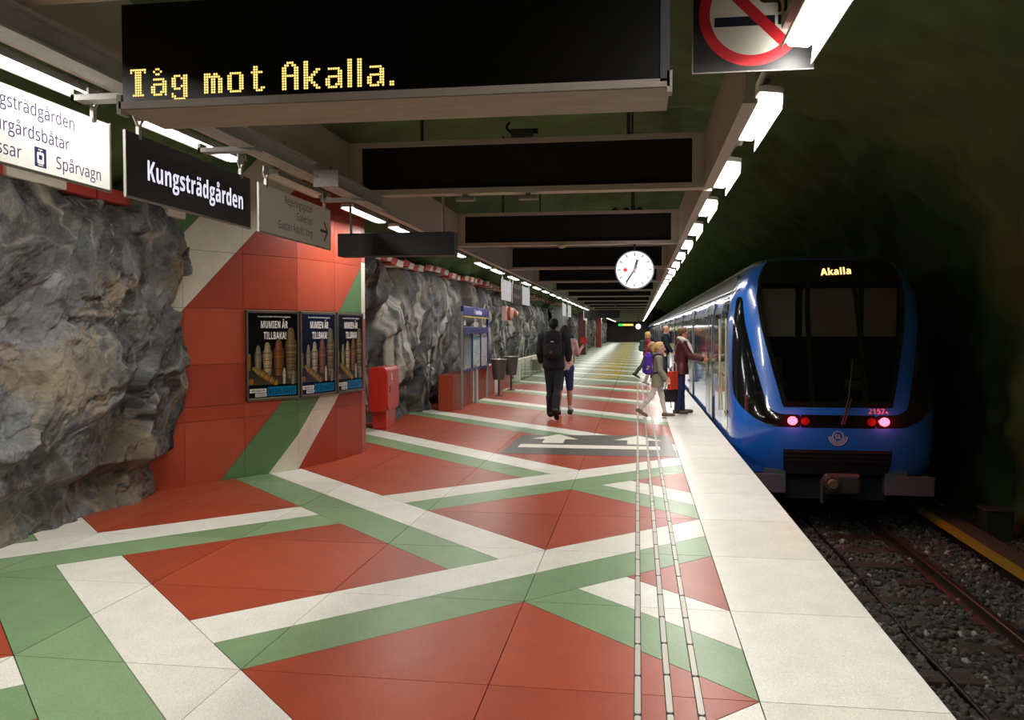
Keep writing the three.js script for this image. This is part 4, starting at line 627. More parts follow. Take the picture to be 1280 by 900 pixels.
{ // red hydrant cabinet
  const t = thing('hydrant_cabinet', 'bright red steel cabinet standing on a narrow foot between pier and rock', 'cabinet', [-4.19, 0, -13.68], 0.06); t.scale.set(0.55, 1, 1);
  const red = phys(0xc02a1c, 0.38, { clearcoat: 0.4, clearcoatRoughness: 0.2 });
  part('foot', box(0.42, 0.34, 0.66, 0, 0.17, 0, 0.015), red, t);
  const side = shapeOf(rounded([[-0.26, 0.3], [0.19, 0.3], [0.27, 0.38], [0.27, 0.93], [0.22, 1.0], [-0.22, 1.0], [-0.26, 0.95]], 0.05));
  part('body', new THREE.ExtrudeGeometry(side, { depth: 0.84, bevelEnabled: true, bevelSize: 0.012, bevelThickness: 0.012, bevelSegments: 2 }).translate(0, 0, -0.42), red, t);
  const door = new THREE.ExtrudeGeometry(shapeOf(rounded([[-0.34, 0.32], [0.34, 0.32], [0.4, 0.4], [0.4, 0.9], [0.36, 0.96], [-0.36, 0.96], [-0.4, 0.9], [-0.4, 0.4]], 0.05)), { depth: 0.014, bevelEnabled: true, bevelSize: 0.005, bevelThickness: 0.005, bevelSegments: 1 }).rotateY(Math.PI / 2).translate(0.278, 0, 0);
  const d = part('door', door, red, t); part('handle', merge(box(0.03, 0.1, 0.025, 0.31, 0.66, 0.27, 0.006), box(0.02, 0.05, 0.05, 0.302, 0.62, 0.27)), std(0x8a6a5a, 0.35, { metalness: 0.7 }), d); part('sticker', box(0.004, 0.11, 0.06, 0.3, 0.85, 0.12), std(0xe6d8cc, 0.5), d); part('sticker_line', box(0.004, 0.012, 0.1, 0.3, 0.76, 0.12), std(0xd08878, 0.5), d);
}
{ // low tiled wall whose red and white pieces carry on the stripes of the floor
  const t = thing('low_wall', 'low red tiled wall with white stripes below the blue information board', 'wall', [-3.78, 0, 0]);
  const put = (z0, z1, m) => kids(t, 'facing_tile', box(0.3, 0.73, Math.abs(z1 - z0) - 0.006, 0, 0.365, (z0 + z1) / 2, 0.008), m);
  const cut = [[-16.5, -17.5, 0], [-17.5, -18.6, 0], [-18.6, -19.2, 1], [-19.2, -20.3, 0], [-20.3, -21.5, 0], [-21.5, -22.1, 1], [-22.1, -23.2, 0], [-23.2, -24.4, 0]];
  cut.forEach(([a, b, w], i) => put(a, b, w ? M.white[i % 3] : M.red[i % 3]));
}
{ // blue framed information board on grey posts
  const t = thing('information_board', 'blue framed information board with maps and timetables on grey posts', 'notice board', [-3.56, 0, -18.55]), blue = std(0x1b1f68, 0.4), L = 3.0;
  for (const z of [1.62, 0.15, -1.3]) kids(t, 'post', bar(V(0.02, 0, z), V(0.02, z > 1 ? 2.0 : 0.85, z), 0.028, 12), M.paintGrey);
  part('header', box(0.07, 0.2, L, 0, 2.02, 0, 0.01), blue, t); part('yellow_line', box(0.074, 0.018, L, 0, 1.905, 0), std(0xd0c030, 0.5), t);
  part('header_text', new TextGeometry('T  Tunnelbana', { font, size: 0.1, depth: 0.002, curveSegments: 3 }).rotateY(Math.PI / 2).translate(0.036, 1.97, 0.4), std(0xdcdce8, 0.5), t);
  for (const z of [L / 2 - 0.03, 0.46, -0.52, -L / 2 + 0.03]) kids(t, 'upright', box(0.05, z > 1.4 || z < -1.4 ? 1.18 : 0.8, 0.06, 0, z > 1.4 || z < -1.4 ? 1.34 : 1.15, z), blue);
  part('middle_bar', box(0.06, 0.15, L - 0.1, 0, 1.62, 0, 0.008), blue, t); part('bottom_bar', box(0.06, 0.05, L - 0.1, 0, 0.77, 0), blue, t);
  const plan = (bgc, k) => std(0xffffff, 0.2, { map: canvasTexture(400, 340, (g, W, H) => { g.fillStyle = bgc; g.fillRect(0, 0, W, H); const r = mulberry(k); g.lineWidth = 5; for (let i = 0; i < 9; i++) { g.strokeStyle = ['#4a9a6a', '#8ab6c6', '#c06a6a', '#7a7a80'][i % 4]; g.beginPath(); g.moveTo(r() * W, r() * H); g.lineTo(r() * W, r() * H); g.lineTo(r() * W, r() * H); g.stroke(); } g.fillStyle = '#6ab0b0'; if (k === 2) g.fillRect(20, 30, 360, 30); }) });
  [[0.98, 0.9, '#77776f', 1], [-0.03, 0.88, '#c9d6cc', 2], [-0.98, 0.82, '#d8ccd0', 3]].forEach(([z, w, c, k]) => { kids(t, 'map_panel', box(0.02, 0.72, w, -0.004, 1.17, z), plan(c, k)); });
  part('small_dial', merge(box(0.02, 0.16, 0.2, 0, 1.8, 1.25)), std(0xc9c9c4, 0.5), t);
}
{ // two hanging litter bins
  const bin = (x, z, lab) => { const t = thing('litter_bin', lab, 'litter bin', [x, 0, z], 0, 'grey litter bins'); const g = new THREE.CylinderGeometry(0.2, 0.14, 0.5, 4, 1, true).rotateY(Math.PI / 4); part('bucket', merge(new THREE.CylinderGeometry(0.2, 0.14, 0.5, 20, 1, true).translate(0, 0.66, 0), new THREE.CylinderGeometry(0.14, 0.14, 0.02, 20).translate(0, 0.42, 0)), std(0x5a5652, 0.45, { metalness: 0.5, side: THREE.DoubleSide }), t); part('rim', new THREE.TorusGeometry(0.2, 0.012, 8, 28).rotateX(Math.PI / 2).translate(0, 0.91, 0), std(0xb9b6b0, 0.3, { metalness: 0.8 }), t); part('post', merge(cyl(0.025, 0.025, 0.42, 0, 0.21, 0), cyl(0.1, 0.11, 0.02, 0, 0.01, 0)), M.darkSteel, t); };
  bin(-3.38, -20.6, 'nearer of two grey metal litter bins beside the low red wall'); bin(-3.4, -22.8, 'farther of two grey metal litter bins beside the low red wall');
}
{ // parapet with glass round an opening in the rock, and fragments behind it
  const t = thing('glass_parapet', 'low glass parapet with a white end post and white top rail by the rock', 'parapet', [-3.75, 0, -30]);
  const wh = std(0xd9d4c6, 0.5); part('end_post', box(0.2, 0.72, 0.16, 0, 0.36, 3.6, 0.03), wh, t); part('end_post_far', box(0.2, 0.7, 0.16, 0, 0.35, -3.6, 0.03), wh, t); part('top_rail', box(0.1, 0.05, 7.2, 0, 0.7, 0, 0.01), wh, t);
  const gl = phys(0xb8c4b0, 0.08, { transmission: 1, thickness: 0 }); for (let i = 0; i < 4; i++) kids(t, 'glass_panel', box(0.012, 0.62, 1.66, 0.01, 0.36, 2.66 - 1.78 * i), gl); for (let i = 0; i < 3; i++) kids(t, 'stanchion', box(0.04, 0.66, 0.05, 0, 0.35, 1.78 - 1.78 * i), M.paintGrey);
  const col = thing('stone_column', 'pale broken stone column drum standing behind the glass parapet', 'stone fragment', [-4.05, 0, -28.6]); part('drum', new THREE.LatheGeometry([[0, 0], [0.16, 0], [0.16, 0.05], [0.11, 0.08], [0.105, 0.4], [0.13, 0.46], [0.14, 0.52], [0, 0.52]].map(([x, y]) => new THREE.Vector2(x, y)), 24), std(0xa39b8a, 0.85), col); part('broken_top', new THREE.DodecahedronGeometry(0.1).scale(1, 0.6, 1).translate(0.01, 0.55, 0), std(0xc9c2b0, 0.85), col);
  const rod = thing('bench', 'white slatted bench by the far end of the glass parapet', 'bench', [-3.35, 0, -35.2]); for (let i = 0; i < 4; i++) kids(rod, 'slat', box(0.09, 0.03, 2.2, -0.18 + 0.12 * i, 0.45, 0), wh); for (const z of [-0.9, 0.9]) kids(rod, 'leg', box(0.4, 0.44, 0.05, 0, 0.22, z), M.paintGrey); kids(rod, 'back_slat', box(0.03, 0.09, 2.2, -0.26, 0.62, 0), wh); kids(rod, 'back_slat', box(0.03, 0.09, 2.2, -0.29, 0.76, 0), wh); for (const z of [-0.9, 0.9]) kids(rod, 'back_post', box(0.03, 0.4, 0.04, -0.28, 0.62, z), M.paintGrey);
}
{ // red and white sculpture fragment on the rock
  const t = thing('wall_sculpture', 'red and white pointed sculpture fixed high on the far rock wall', 'sculpture', [-4.12, 1.92, -26.4]), pk = std(0xd8b8a8, 0.7), rd = std(0xa8483a, 0.7);
  part('slab', box(0.16, 0.46, 0.5, 0, 0.23, 0, 0.02), pk, t);
  const prof = [[0.21, 0], [0.2, 0.1], [0.16, 0.2], [0.09, 0.29], [0.02, 0.34]]; for (let i = 0; i < 4; i++) { const a = prof[i], b = prof[i + 1]; kids(t, 'cone_ring', new THREE.CylinderGeometry(b[0], a[0], b[1] - a[1], 24).translate(0, (a[1] + b[1]) / 2, 0).rotateZ(-Math.PI / 2).translate(0.08, 0.23, 0), i % 2 ? pk : rd); }
}
{ // painted piers far along the rock
  const far = (z, x, cols, lab) => { const t = thing('painted_pier', lab, 'pier', [x, 0, z]); cols.forEach((c, i) => kids(t, 'painted_stripe', box(0.5, 2.9, 0.5, 0, 1.45, -0.5 * i, 0.01), std(c, 0.6))); };
  far(-43.5, -4.02, [0x6a6f66, 0x8e3a30, 0x2c3a62, 0x3a4a66], 'far pier painted red and dark blue at the end of the rock wall'); far(-58, -3.75, [0x5a2f2a, 0xc9c3a8, 0x3a2a28], 'thin far pier with a pale edge and dark red side'); far(-84, -3.8, [0x8e2f2a, 0xcfc9ba, 0x5a4a44], 'tiny dark red pier near the end wall of the platform');
  const r = thing('handrail', 'pale metal handrail leaning at the rock far along the platform', 'handrail', [-3.2, 0, -42]); part('tube', tube([V(0, 0, 1.4), V(0, 0.85, 1.0), V(0, 0.95, 0), V(0, 0.95, -1.2), V(0, 0, -1.3)], 0.04, 40), std(0xb9b6aa, 0.4), r);
}
// ---------------------------------------------------------------- people: fields of tapered limbs, meshed as one smooth surface
function surfaceNet(f, lo, hi, cell) {
  const n = [0, 1, 2].map((i) => Math.ceil((hi[i] - lo[i]) / cell) + 1), [nx, ny, nz] = n, F = new Float32Array(nx * ny * nz).fill(9), B = 4;
  for (let c = 0; c < nz; c += B) for (let b = 0; b < ny; b += B) for (let a = 0; a < nx; a += B) {
    const m = f(lo[0] + (a + B / 2) * cell, lo[1] + (b + B / 2) * cell, lo[2] + (c + B / 2) * cell), skip = Math.abs(m) > B * cell * 1.25;
    for (let k = c; k < Math.min(nz, c + B); k++) for (let j = b; j < Math.min(ny, b + B); j++) for (let i = a; i < Math.min(nx, a + B); i++) F[(k * ny + j) * nx + i] = skip ? m : f(lo[0] + i * cell, lo[1] + j * cell, lo[2] + k * cell);
  }
  const id = new Int32Array(nx * ny * nz).fill(-1), P = [], I = [], at = (i, j, k) => (k * ny + j) * nx + i;
  for (let k = 0; k < nz - 1; k++) for (let j = 0; j < ny - 1; j++) for (let i = 0; i < nx - 1; i++) {
    let s = 0, x = 0, y = 0, z = 0, c = 0; const v = []; for (let q = 0; q < 8; q++) { v[q] = F[at(i + (q & 1), j + (q >> 1 & 1), k + (q >> 2))]; if (v[q] < 0) s++; }
    if (!s || s === 8) continue;
    for (let q = 0; q < 8; q++) for (const d of [1, 2, 4]) if (!(q & d)) { const r = q | d; if ((v[q] < 0) !== (v[r] < 0)) { const t = v[q] / (v[q] - v[r]); x += (q & 1) + (d === 1 ? t : 0); y += (q >> 1 & 1) + (d === 2 ? t : 0); z += (q >> 2) + (d === 4 ? t : 0); c++; } }
    id[at(i, j, k)] = P.length / 3; P.push(lo[0] + (i + x / c) * cell, lo[1] + (j + y / c) * cell, lo[2] + (k + z / c) * cell);
  }
  const quad = (a, b, c, d, flip) => { if (a < 0 || b < 0 || c < 0 || d < 0) return; if (flip) I.push(a, c, b, a, d, c); else I.push(a, b, c, a, c, d); };
  for (let k = 1; k < nz - 1; k++) for (let j = 1; j < ny - 1; j++) for (let i = 1; i < nx - 1; i++) {
    const o = F[at(i, j, k)] < 0;
    if (o !== F[at(i + 1, j, k)] < 0) quad(id[at(i, j - 1, k - 1)], id[at(i, j, k - 1)], id[at(i, j, k)], id[at(i, j - 1, k)], !o);
    if (o !== F[at(i, j + 1, k)] < 0) quad(id[at(i - 1, j, k - 1)], id[at(i - 1, j, k)], id[at(i, j, k)], id[at(i, j, k - 1)], !o);
    if (o !== F[at(i, j, k + 1)] < 0) quad(id[at(i - 1, j - 1, k)], id[at(i, j - 1, k)], id[at(i, j, k)], id[at(i - 1, j, k)], !o);
  }
  const N = [], e = cell * 0.5; for (let i = 0; i < P.length; i += 3) { const [x, y, z] = [P[i], P[i + 1], P[i + 2]], g = V(f(x + e, y, z) - f(x - e, y, z), f(x, y + e, z) - f(x, y - e, z), f(x, y, z + e) - f(x, y, z - e)).normalize(); N.push(g.x, g.y, g.z); }
  const g = new THREE.BufferGeometry(); g.setAttribute('position', new THREE.Float32BufferAttribute(P, 3)); g.setAttribute('normal', new THREE.Float32BufferAttribute(N, 3)); g.setAttribute('uv', new THREE.Float32BufferAttribute(new Float32Array(P.length / 3 * 2), 2)); g.setIndex(I); return g;
}
const capsule = (b, x, y, z) => { const [p, q, r0, r1] = b, dx = q.x - p.x, dy = q.y - p.y, dz = q.z - p.z, l = dx * dx + dy * dy + dz * dz || 1e-9, t = clamp(((x - p.x) * dx + (y - p.y) * dy + (z - p.z) * dz) / l), a = x - p.x - dx * t, c = y - p.y - dy * t, d = z - p.z - dz * t; return Math.sqrt(a * a + c * c + d * d) - lerp(r0, r1, t); };
const smin = (a, b, k) => { const h = Math.max(k - Math.abs(a - b), 0) / k; return Math.min(a, b) - h * h * k * 0.25; };
const field = (bones, k, grow = 0) => (x, y, z) => { let d = 9; for (const b of bones) d = smin(d, capsule(b, x, y, z), k); return d - grow; };
function boundsOf(bones, pad) { const lo = [9, 9, 9], hi = [-9, -9, -9]; for (const [p, q, r0, r1] of bones) for (const [v, r] of [[p, r0], [q, r1]]) ['x', 'y', 'z'].forEach((c, i) => { lo[i] = Math.min(lo[i], v[c] - r - pad); hi[i] = Math.max(hi[i], v[c] + r + pad); }); return [lo, hi]; }
const meshBones = (bones, k, grow, cell, clip) => { const f = field(bones, k, grow), g = clip ? (x, y, z) => Math.max(f(x, y, z), clip(x, y, z)) : f, [lo, hi] = boundsOf(bones, grow + cell * 3); return surfaceNet(g, lo, hi, cell); };

// local space: y up, the person looks along +z, the left side is +x
function skeleton(p) {
  const H = p.H, wide = p.wide ?? 1, J = {}, rot = (a) => [Math.cos(a), Math.sin(a)];
  J.pelvis = V(0, 0.53 * H, 0); const [cl, sl] = rot(p.lean ?? 0), spine = V(0, cl, sl);
  for (const [n, s] of [['L', 1], ['R', -1]]) {
    const g = p['leg' + n] ?? [0, 0, 0]; J['hip' + n] = V(s * 0.05 * H, 0.515 * H, 0);
    const a = g[0], b = g[0] - g[1], off = s * (g[3] ?? 0.02); J['knee' + n] = J['hip' + n].clone().add(V(off * 0.24 * H, -Math.cos(a) * 0.24 * H, Math.sin(a) * 0.24 * H)); J['ankle' + n] = J['knee' + n].clone().add(V(off * 0.1 * H, -Math.cos(b) * 0.235 * H, Math.sin(b) * 0.235 * H));
    const f = g[2]; J['heel' + n] = J['ankle' + n].clone().add(V(0, -Math.cos(f) * 0.028 * H - Math.sin(f) * -0.02 * H, -0.022 * H * Math.cos(f) + -0.028 * H * Math.sin(f))); J['toe' + n] = J['heel' + n].clone().add(V(s * 0.012, -Math.sin(f) * 0.125 * H, Math.cos(f) * 0.125 * H));
  }
  J.waist = J.pelvis.clone().addScaledVector(spine, 0.09 * H); J.chest = J.pelvis.clone().addScaledVector(spine, 0.215 * H); J.neck = J.pelvis.clone().addScaledVector(spine, 0.305 * H);
  const tw = p.headTurn ?? 0, hs = p.head ?? 1; J.head = J.neck.clone().add(V(0, 0.085 * H * hs, 0.012 * H)); J.hs = hs;
  for (const [n, s] of [['L', 1], ['R', -1]]) {
    const [f, b, e, inn = 0] = p['arm' + n] ?? [0, 0.1, 0.15]; J['sh' + n] = J.pelvis.clone().addScaledVector(spine, 0.28 * H).add(V(s * 0.105 * H * wide, 0, 0));
    const dir = (fl, ab) => V(s * Math.sin(ab), -Math.cos(ab) * Math.cos(fl), Math.cos(ab) * Math.sin(fl));
    J['el' + n] = J['sh' + n].clone().addScaledVector(dir(f, b), 0.165 * H); const d2 = dir(f + e, b - inn); J['wr' + n] = J['el' + n].clone().addScaledVector(d2, 0.14 * H); J['hd' + n] = d2;
  }
  const low = Math.min(J.heelL.y, J.heelR.y, J.toeL.y, J.toeR.y) - 0.022 * H; for (const k in J) if (J[k].isVector3 && !k.startsWith('hd')) J[k].y -= low;
  return J;
}
function person(name, label, pos, heading, p) {
  const t = thing(name, label, 'person', pos, heading), H = p.H, J = skeleton(p), w = p.wide ?? 1, k = H / 1.75; t.joints = J;
  const R = (r) => r * k; const lift = (v, y = 0, z = 0, x = 0) => v.clone().add(V(x, y, z));
  const torso = [[lift(J.pelvis, -0.02 * k, 0, R(0.065)), lift(J.waist, 0, 0, R(0.05)), R(0.105), R(0.088) * (p.belly ?? 1)], [lift(J.pelvis, -0.02 * k, 0, -R(0.065)), lift(J.waist, 0, 0, -R(0.05)), R(0.105), R(0.088) * (p.belly ?? 1)], [lift(J.waist, 0, 0, R(0.05)), lift(J.chest, 0, 0, R(0.075 * w)), R(0.09) * (p.belly ?? 1), R(0.098)], [lift(J.waist, 0, 0, -R(0.05)), lift(J.chest, 0, 0, -R(0.075 * w)), R(0.09) * (p.belly ?? 1), R(0.098)], [lift(J.shL, -R(0.02), 0, -R(0.05)), lift(J.shR, -R(0.02), 0, R(0.05)), R(0.075), R(0.075)], [J.chest, J.neck, R(0.1), R(0.055)]];
  const arm = (n) => [[J['sh' + n], J['el' + n], R(0.05), R(0.04)], [J['el' + n], J['wr' + n], R(0.04), R(0.026)]];
  const leg = (n) => [[J['hip' + n], J['knee' + n], R(0.085), R(0.054)], [J['knee' + n], lift(J['knee' + n].clone().lerp(J['ankle' + n], 0.35), 0, -R(0.012)), R(0.052), R(0.052)], [lift(J['knee' + n].clone().lerp(J['ankle' + n], 0.35), 0, -R(0.012)), J['ankle' + n], R(0.052), R(0.034)]];
  const foot = (n) => [[lift(J['heel' + n], R(0.012)), lift(J['toe' + n], R(0.004)), R(0.026), R(0.02)], [J['ankle' + n], lift(J['heel' + n], R(0.02)), R(0.03), R(0.028)]];
  // head, turned about the neck
  const ht = p.headTurn ?? 0, nod = p.nod ?? 0, hk = k * J.hs, HP = (x, y, z) => { const v = V(x * hk, y * hk, z * hk).applyAxisAngle(V(1, 0, 0), nod).applyAxisAngle(V(0, 1, 0), ht); return v.add(J.head); };
  const skull = [[HP(0, 0.035, -0.02), HP(0, 0.04, 0.015), 0.078 * hk, 0.074 * hk], [HP(0, 0.0, 0.03), HP(0, -0.075, 0.052), 0.062 * hk, 0.034 * hk], [HP(0, -0.03, -0.02), HP(0, -0.07, 0.03), 0.06 * hk, 0.042 * hk]];
  const detail = [[HP(0, 0.012, 0.09), HP(0, -0.022, 0.107), 0.009 * hk, 0.014 * hk], [HP(-0.018, -0.05, 0.082), HP(0.018, -0.05, 0.082), 0.009 * hk, 0.009 * hk], [HP(0.075, 0.005, -0.01), HP(0.074, -0.025, 0.0), 0.015 * hk, 0.01 * hk], [HP(-0.075, 0.005, -0.01), HP(-0.074, -0.025, 0.0), 0.015 * hk, 0.01 * hk], [HP(-0.03, 0.03, 0.078), HP(0.03, 0.03, 0.078), 0.012 * hk, 0.012 * hk]];
  const neck = [[J.neck, J.head.clone().lerp(J.neck, 0.3), R(0.052), R(0.05)]];
  // hands: palm, four bent fingers of different lengths and a thumb from the side of the palm
  const hand = (n) => {
    const s = n === 'L' ? 1 : -1, d = J['hd' + n].clone().normalize(), W = J['wr' + n], ref = Math.abs(d.y) > 0.8 ? V(0, 0, 1) : V(0, 1, 0), side = ref.clone().sub(d.clone().multiplyScalar(ref.dot(d))).normalize(), nrm = d.clone().cross(side).normalize().multiplyScalar(s), B = [], at = (a, b, c) => W.clone().addScaledVector(d, a * k).addScaledVector(side, b * k).addScaledVector(nrm, c * k);
    const curl = p['curl' + n] ?? 0.5, pt = p['point' + n];
    B.push([at(0, 0, 0), at(0.075, 0.02, 0), R(0.024), R(0.018)], [at(0, 0, 0), at(0.075, -0.022, 0), R(0.024), R(0.017)]);
    [[0.03, 0.07], [0.01, 0.078], [-0.011, 0.072], [-0.03, 0.056]].forEach(([o, l], i) => { const c = pt && i === 0 ? 0.05 : pt ? 1.5 : curl; const a = at(0.08, o, 0), m = a.clone().addScaledVector(d, Math.cos(c * 0.6) * l * 0.55 * k).addScaledVector(nrm, -Math.sin(c * 0.6) * l * 0.55 * k), e = m.clone().addScaledVector(d, Math.cos(c * 1.6) * l * 0.45 * k).addScaledVector(nrm, -Math.sin(c * 1.6) * l * 0.45 * k); B.push([a, m, R(0.0095), R(0.0085)], [m, e, R(0.0085), R(0.007)]); });
    const th = at(0.02, 0.028, -0.005), tm = at(0.055, 0.052, -0.02), te = at(0.085, 0.055, -0.034); B.push([th, tm, R(0.013), R(0.01)], [tm, te, R(0.01), R(0.008)]);
    return B;
  };
  const skinMat = std(p.skin ?? 0xb98468, 0.55);
  const coarse = [...torso, ...arm('L'), ...arm('R'), ...leg('L'), ...leg('R'), ...foot('L'), ...foot('R'), ...neck, ...skull];
  const body = merge(meshBones(coarse, 0.03 * k, 0, 0.014), meshBones([...skull, ...detail], 0.014 * hk, 0.0005, 0.0055), meshBones(hand('L'), 0.01, 0, 0.005), meshBones(hand('R'), 0.01, 0, 0.005));
  const bm = part('body', body, skinMat, t);
  const eyeW = std(0xe8e2da, 0.3), dark = std(0x2a1c14, 0.4);
  for (const s of [1, -1]) { const e = HP(s * 0.032, 0.012, 0.082); kids(bm, 'eye', merge(new THREE.SphereGeometry(0.011 * hk, 10, 8).translate(e.x, e.y, e.z)), eyeW); const q = HP(s * 0.033, 0.012, 0.0925); kids(bm, 'iris', new THREE.SphereGeometry(0.005 * hk, 8, 6).translate(q.x, q.y, q.z), dark); }
  { const m = HP(0, -0.05, 0.09); const g = new THREE.SphereGeometry(1, 10, 8).scale(0.022 * hk, 0.006 * hk, 0.006 * hk).applyAxisAngle?.(V(0, 1, 0), ht) ?? new THREE.SphereGeometry(1, 10, 8).scale(0.022 * hk, 0.006 * hk, 0.006 * hk).rotateY(ht); part('mouth', g.translate(m.x, m.y, m.z), std(0x9a4f48, 0.5), bm); }
  // clothes follow the body
  const cloth = (c, r = 0.85) => std(c, r, { bumpMap: grain, bumpScale: 0.002 });
  if (p.trousers !== undefined) {
    const cut = p.trouserEnd ?? 0, legs = (n) => { const L = leg(n); if (!cut) return [...L.slice(0, 2), [L[2][0], J['ankle' + n].clone().add(V(0, -R(0.015), 0)), R(p.loose ?? 0.056), R(p.hem ?? 0.05)]]; return L.slice(0, 1).map(([a, b, r0, r1]) => [a, a.clone().lerp(b, cut), r0, lerp(r0, r1, cut)]).concat(cut > 1 ? [[J['knee' + n], J['knee' + n].clone().lerp(J['ankle' + n], cut - 1), R(0.062), R(0.062)]] : []); };
    part('trousers', meshBones([...legs('L'), ...legs('R'), ...torso.slice(0, 2)], 0.03 * k, 0.012, 0.013, (x, y) => y - J.waist.y + 0.0), cloth(p.trousers), t);
  }
  if (p.tights !== undefined) part('tights', meshBones([...leg('L'), ...leg('R')], 0.02, 0.006, 0.012, (x, y) => y - J.hipL.y), cloth(p.tights, 0.7), t);
  {
    const hem = J.hipL.y - (p.hemDrop ?? 0.02) * H, slv = p.sleeve ?? 1, sleeves = ['L', 'R'].flatMap((n) => { const a = arm(n); return slv < 1 ? [[a[0][0], a[0][0].clone().lerp(a[0][1], slv), R(0.054), R(0.05)]] : [[a[0][0], a[0][1], R(0.054), R(0.048)], [a[1][0], a[1][0].clone().lerp(a[1][1], 0.94), R(0.047), R(0.036)]]; });
    const skirt = (p.hemDrop ?? 0.02) > 0.04 ? ['L', 'R'].map((n) => { const s = n === 'L' ? 1 : -1; return [lift(J.pelvis, 0, 0, s * R(0.06)), V(s * R(0.075), hem - R(0.05), J['hip' + n].z + 0.0), R(0.11), R(0.13)]; }) : [];
    const ft = field([...torso, ...skirt], 0.04 * k, p.bulk ?? 0.02), fa = field(sleeves, 0.03 * k, (p.bulk ?? 0.02) * 0.7), [lo, hi] = boundsOf([...torso, ...sleeves, ...skirt], 0.07), collar = J.neck.y + R(p.collar ?? 0.02);
    part(p.topName ?? 'jacket', surfaceNet((x, y, z) => Math.max(smin(Math.max(ft(x, y, z), hem - y), fa(x, y, z), 0.03), y - collar), lo, hi, 0.012), p.leather ? phys(p.top, 0.42, { bumpMap: grain, bumpScale: 0.003 }) : cloth(p.top), t);
    if (p.hood) part('hood', meshBones([[lift(J.neck, R(0.0), -R(0.06), R(0.06)), lift(J.neck, R(0.0), -R(0.06), -R(0.06)), R(0.05), R(0.05)], [lift(J.neck, -R(0.06), -R(0.1)), lift(J.neck, R(0.02), -R(0.07)), R(0.04), R(0.05)], [lift(J.neck, R(0.02), -R(0.0), R(0.06)), lift(J.neck, -R(0.0), R(0.04), R(0.04)), R(0.03), R(0.025)], [lift(J.neck, R(0.02), -R(0.0), -R(0.06)), lift(J.neck, 0, R(0.04), -R(0.04)), R(0.03), R(0.025)]], 0.05, 0.006, 0.011), cloth(p.top), t);
  }
  for (const n of ['L', 'R']) { const up = J['toe' + n].clone().sub(J['heel' + n]).normalize(); kids(t, 'shoe', meshBones([[lift(J['heel' + n], R(0.014)), lift(J['toe' + n], R(0.008)).addScaledVector(up, R(0.01)), R(0.038), R(0.032)], [lift(J['heel' + n], R(0.014), 0, R(0.008)), lift(J['toe' + n], R(0.005), 0, R(0.008)), R(0.032), R(0.028)], [lift(J['heel' + n], R(0.014), 0, -R(0.008)), lift(J['toe' + n], R(0.005), 0, -R(0.008)), R(0.032), R(0.028)], [J['ankle' + n], lift(J['heel' + n], R(0.02)), R(0.04), R(0.04)]], 0.02, 0.004, 0.009, (x, y, z) => { const v = V(x, y, z).sub(J['heel' + n]), f = V(0, up.z, -up.y); return -(v.dot(f)) - R(0.026); }), std(p.shoes ?? 0x1b1817, 0.6)); if (p.socks) { kids(t, 'sock', meshBones([[J['ankle' + n], J['ankle' + n].clone().lerp(J['knee' + n], 0.22), R(0.038), R(0.042)]], 0.01, 0.004, 0.009), cloth(p.socks)); } }
  if (p.hair !== undefined) {
    const long = p.hairLong ?? 0, bones = [[HP(0, 0.045, -0.028), HP(0, 0.055, 0.012), 0.083 * hk, 0.076 * hk], [HP(0, 0.0, -0.045), HP(0, -0.03 - long, -0.05), 0.066 * hk, (long ? 0.06 : 0.045) * hk]];
    if (long) bones.push([HP(0.05, 0.02, -0.01), HP(0.055, -0.04 - long * 0.7, -0.01), 0.045 * hk, 0.035 * hk], [HP(-0.05, 0.02, -0.01), HP(-0.055, -0.04 - long * 0.7, -0.01), 0.045 * hk, 0.035 * hk]);
    if (p.bun) bones.push([HP(0, 0.03, -0.1), HP(0, -0.01, -0.125), 0.04 * hk, 0.034 * hk], [HP(0, -0.01, -0.125), HP(0, -0.1, -0.12), 0.03 * hk, 0.014 * hk]);
    if (p.bald) bones.splice(0, 1);
    const inv = (x, y, z) => V(x, y, z).sub(J.head).applyAxisAngle(V(0, 1, 0), -ht).applyAxisAngle(V(1, 0, 0), -nod).divideScalar(hk);
    part('hair', meshBones(bones, 0.03 * hk, p.hairThick ?? 0.004, 0.008, (x, y, z) => { const q = inv(x, y, z); const line = q.y > 0.075 ? 0.064 : lerp(-0.008, 0.062, smooth(-0.01, 0.075, q.y)); return (q.z - line) * hk * 0.9 + 0.004 * n3(x * 60, y * 40, z * 60); }), std(p.hair, 0.7, { bumpMap: grain, bumpScale: 0.004 }), t);
  }
  if (p.scarf) { const a = J.neck; part('scarf', merge(tube([lift(a, R(0.075), -R(0.07)), lift(a, R(0.045), 0, R(0.085)), lift(a, R(0.0), R(0.09), R(0.03)), lift(a, R(0.0), R(0.09), -R(0.03)), lift(a, R(0.045), 0, -R(0.085)), lift(a, R(0.075), -R(0.07))], R(0.046), 40, 10), tube([lift(a, R(0.0), R(0.09), -R(0.03)), lift(a, -R(0.1), R(0.15), -R(0.045)), lift(a, -R(0.25), R(0.19), -R(0.05)), lift(a, -R(0.56), R(0.19), -R(0.05))], R(0.042), 24, 8), tube([lift(a, R(0.0), R(0.09), R(0.03)), lift(a, -R(0.1), R(0.15), R(0.04)), lift(a, -R(0.25), R(0.19), R(0.05)), lift(a, -R(0.5), R(0.19), R(0.05))], R(0.042), 24, 8)), cloth(p.scarf), t); }
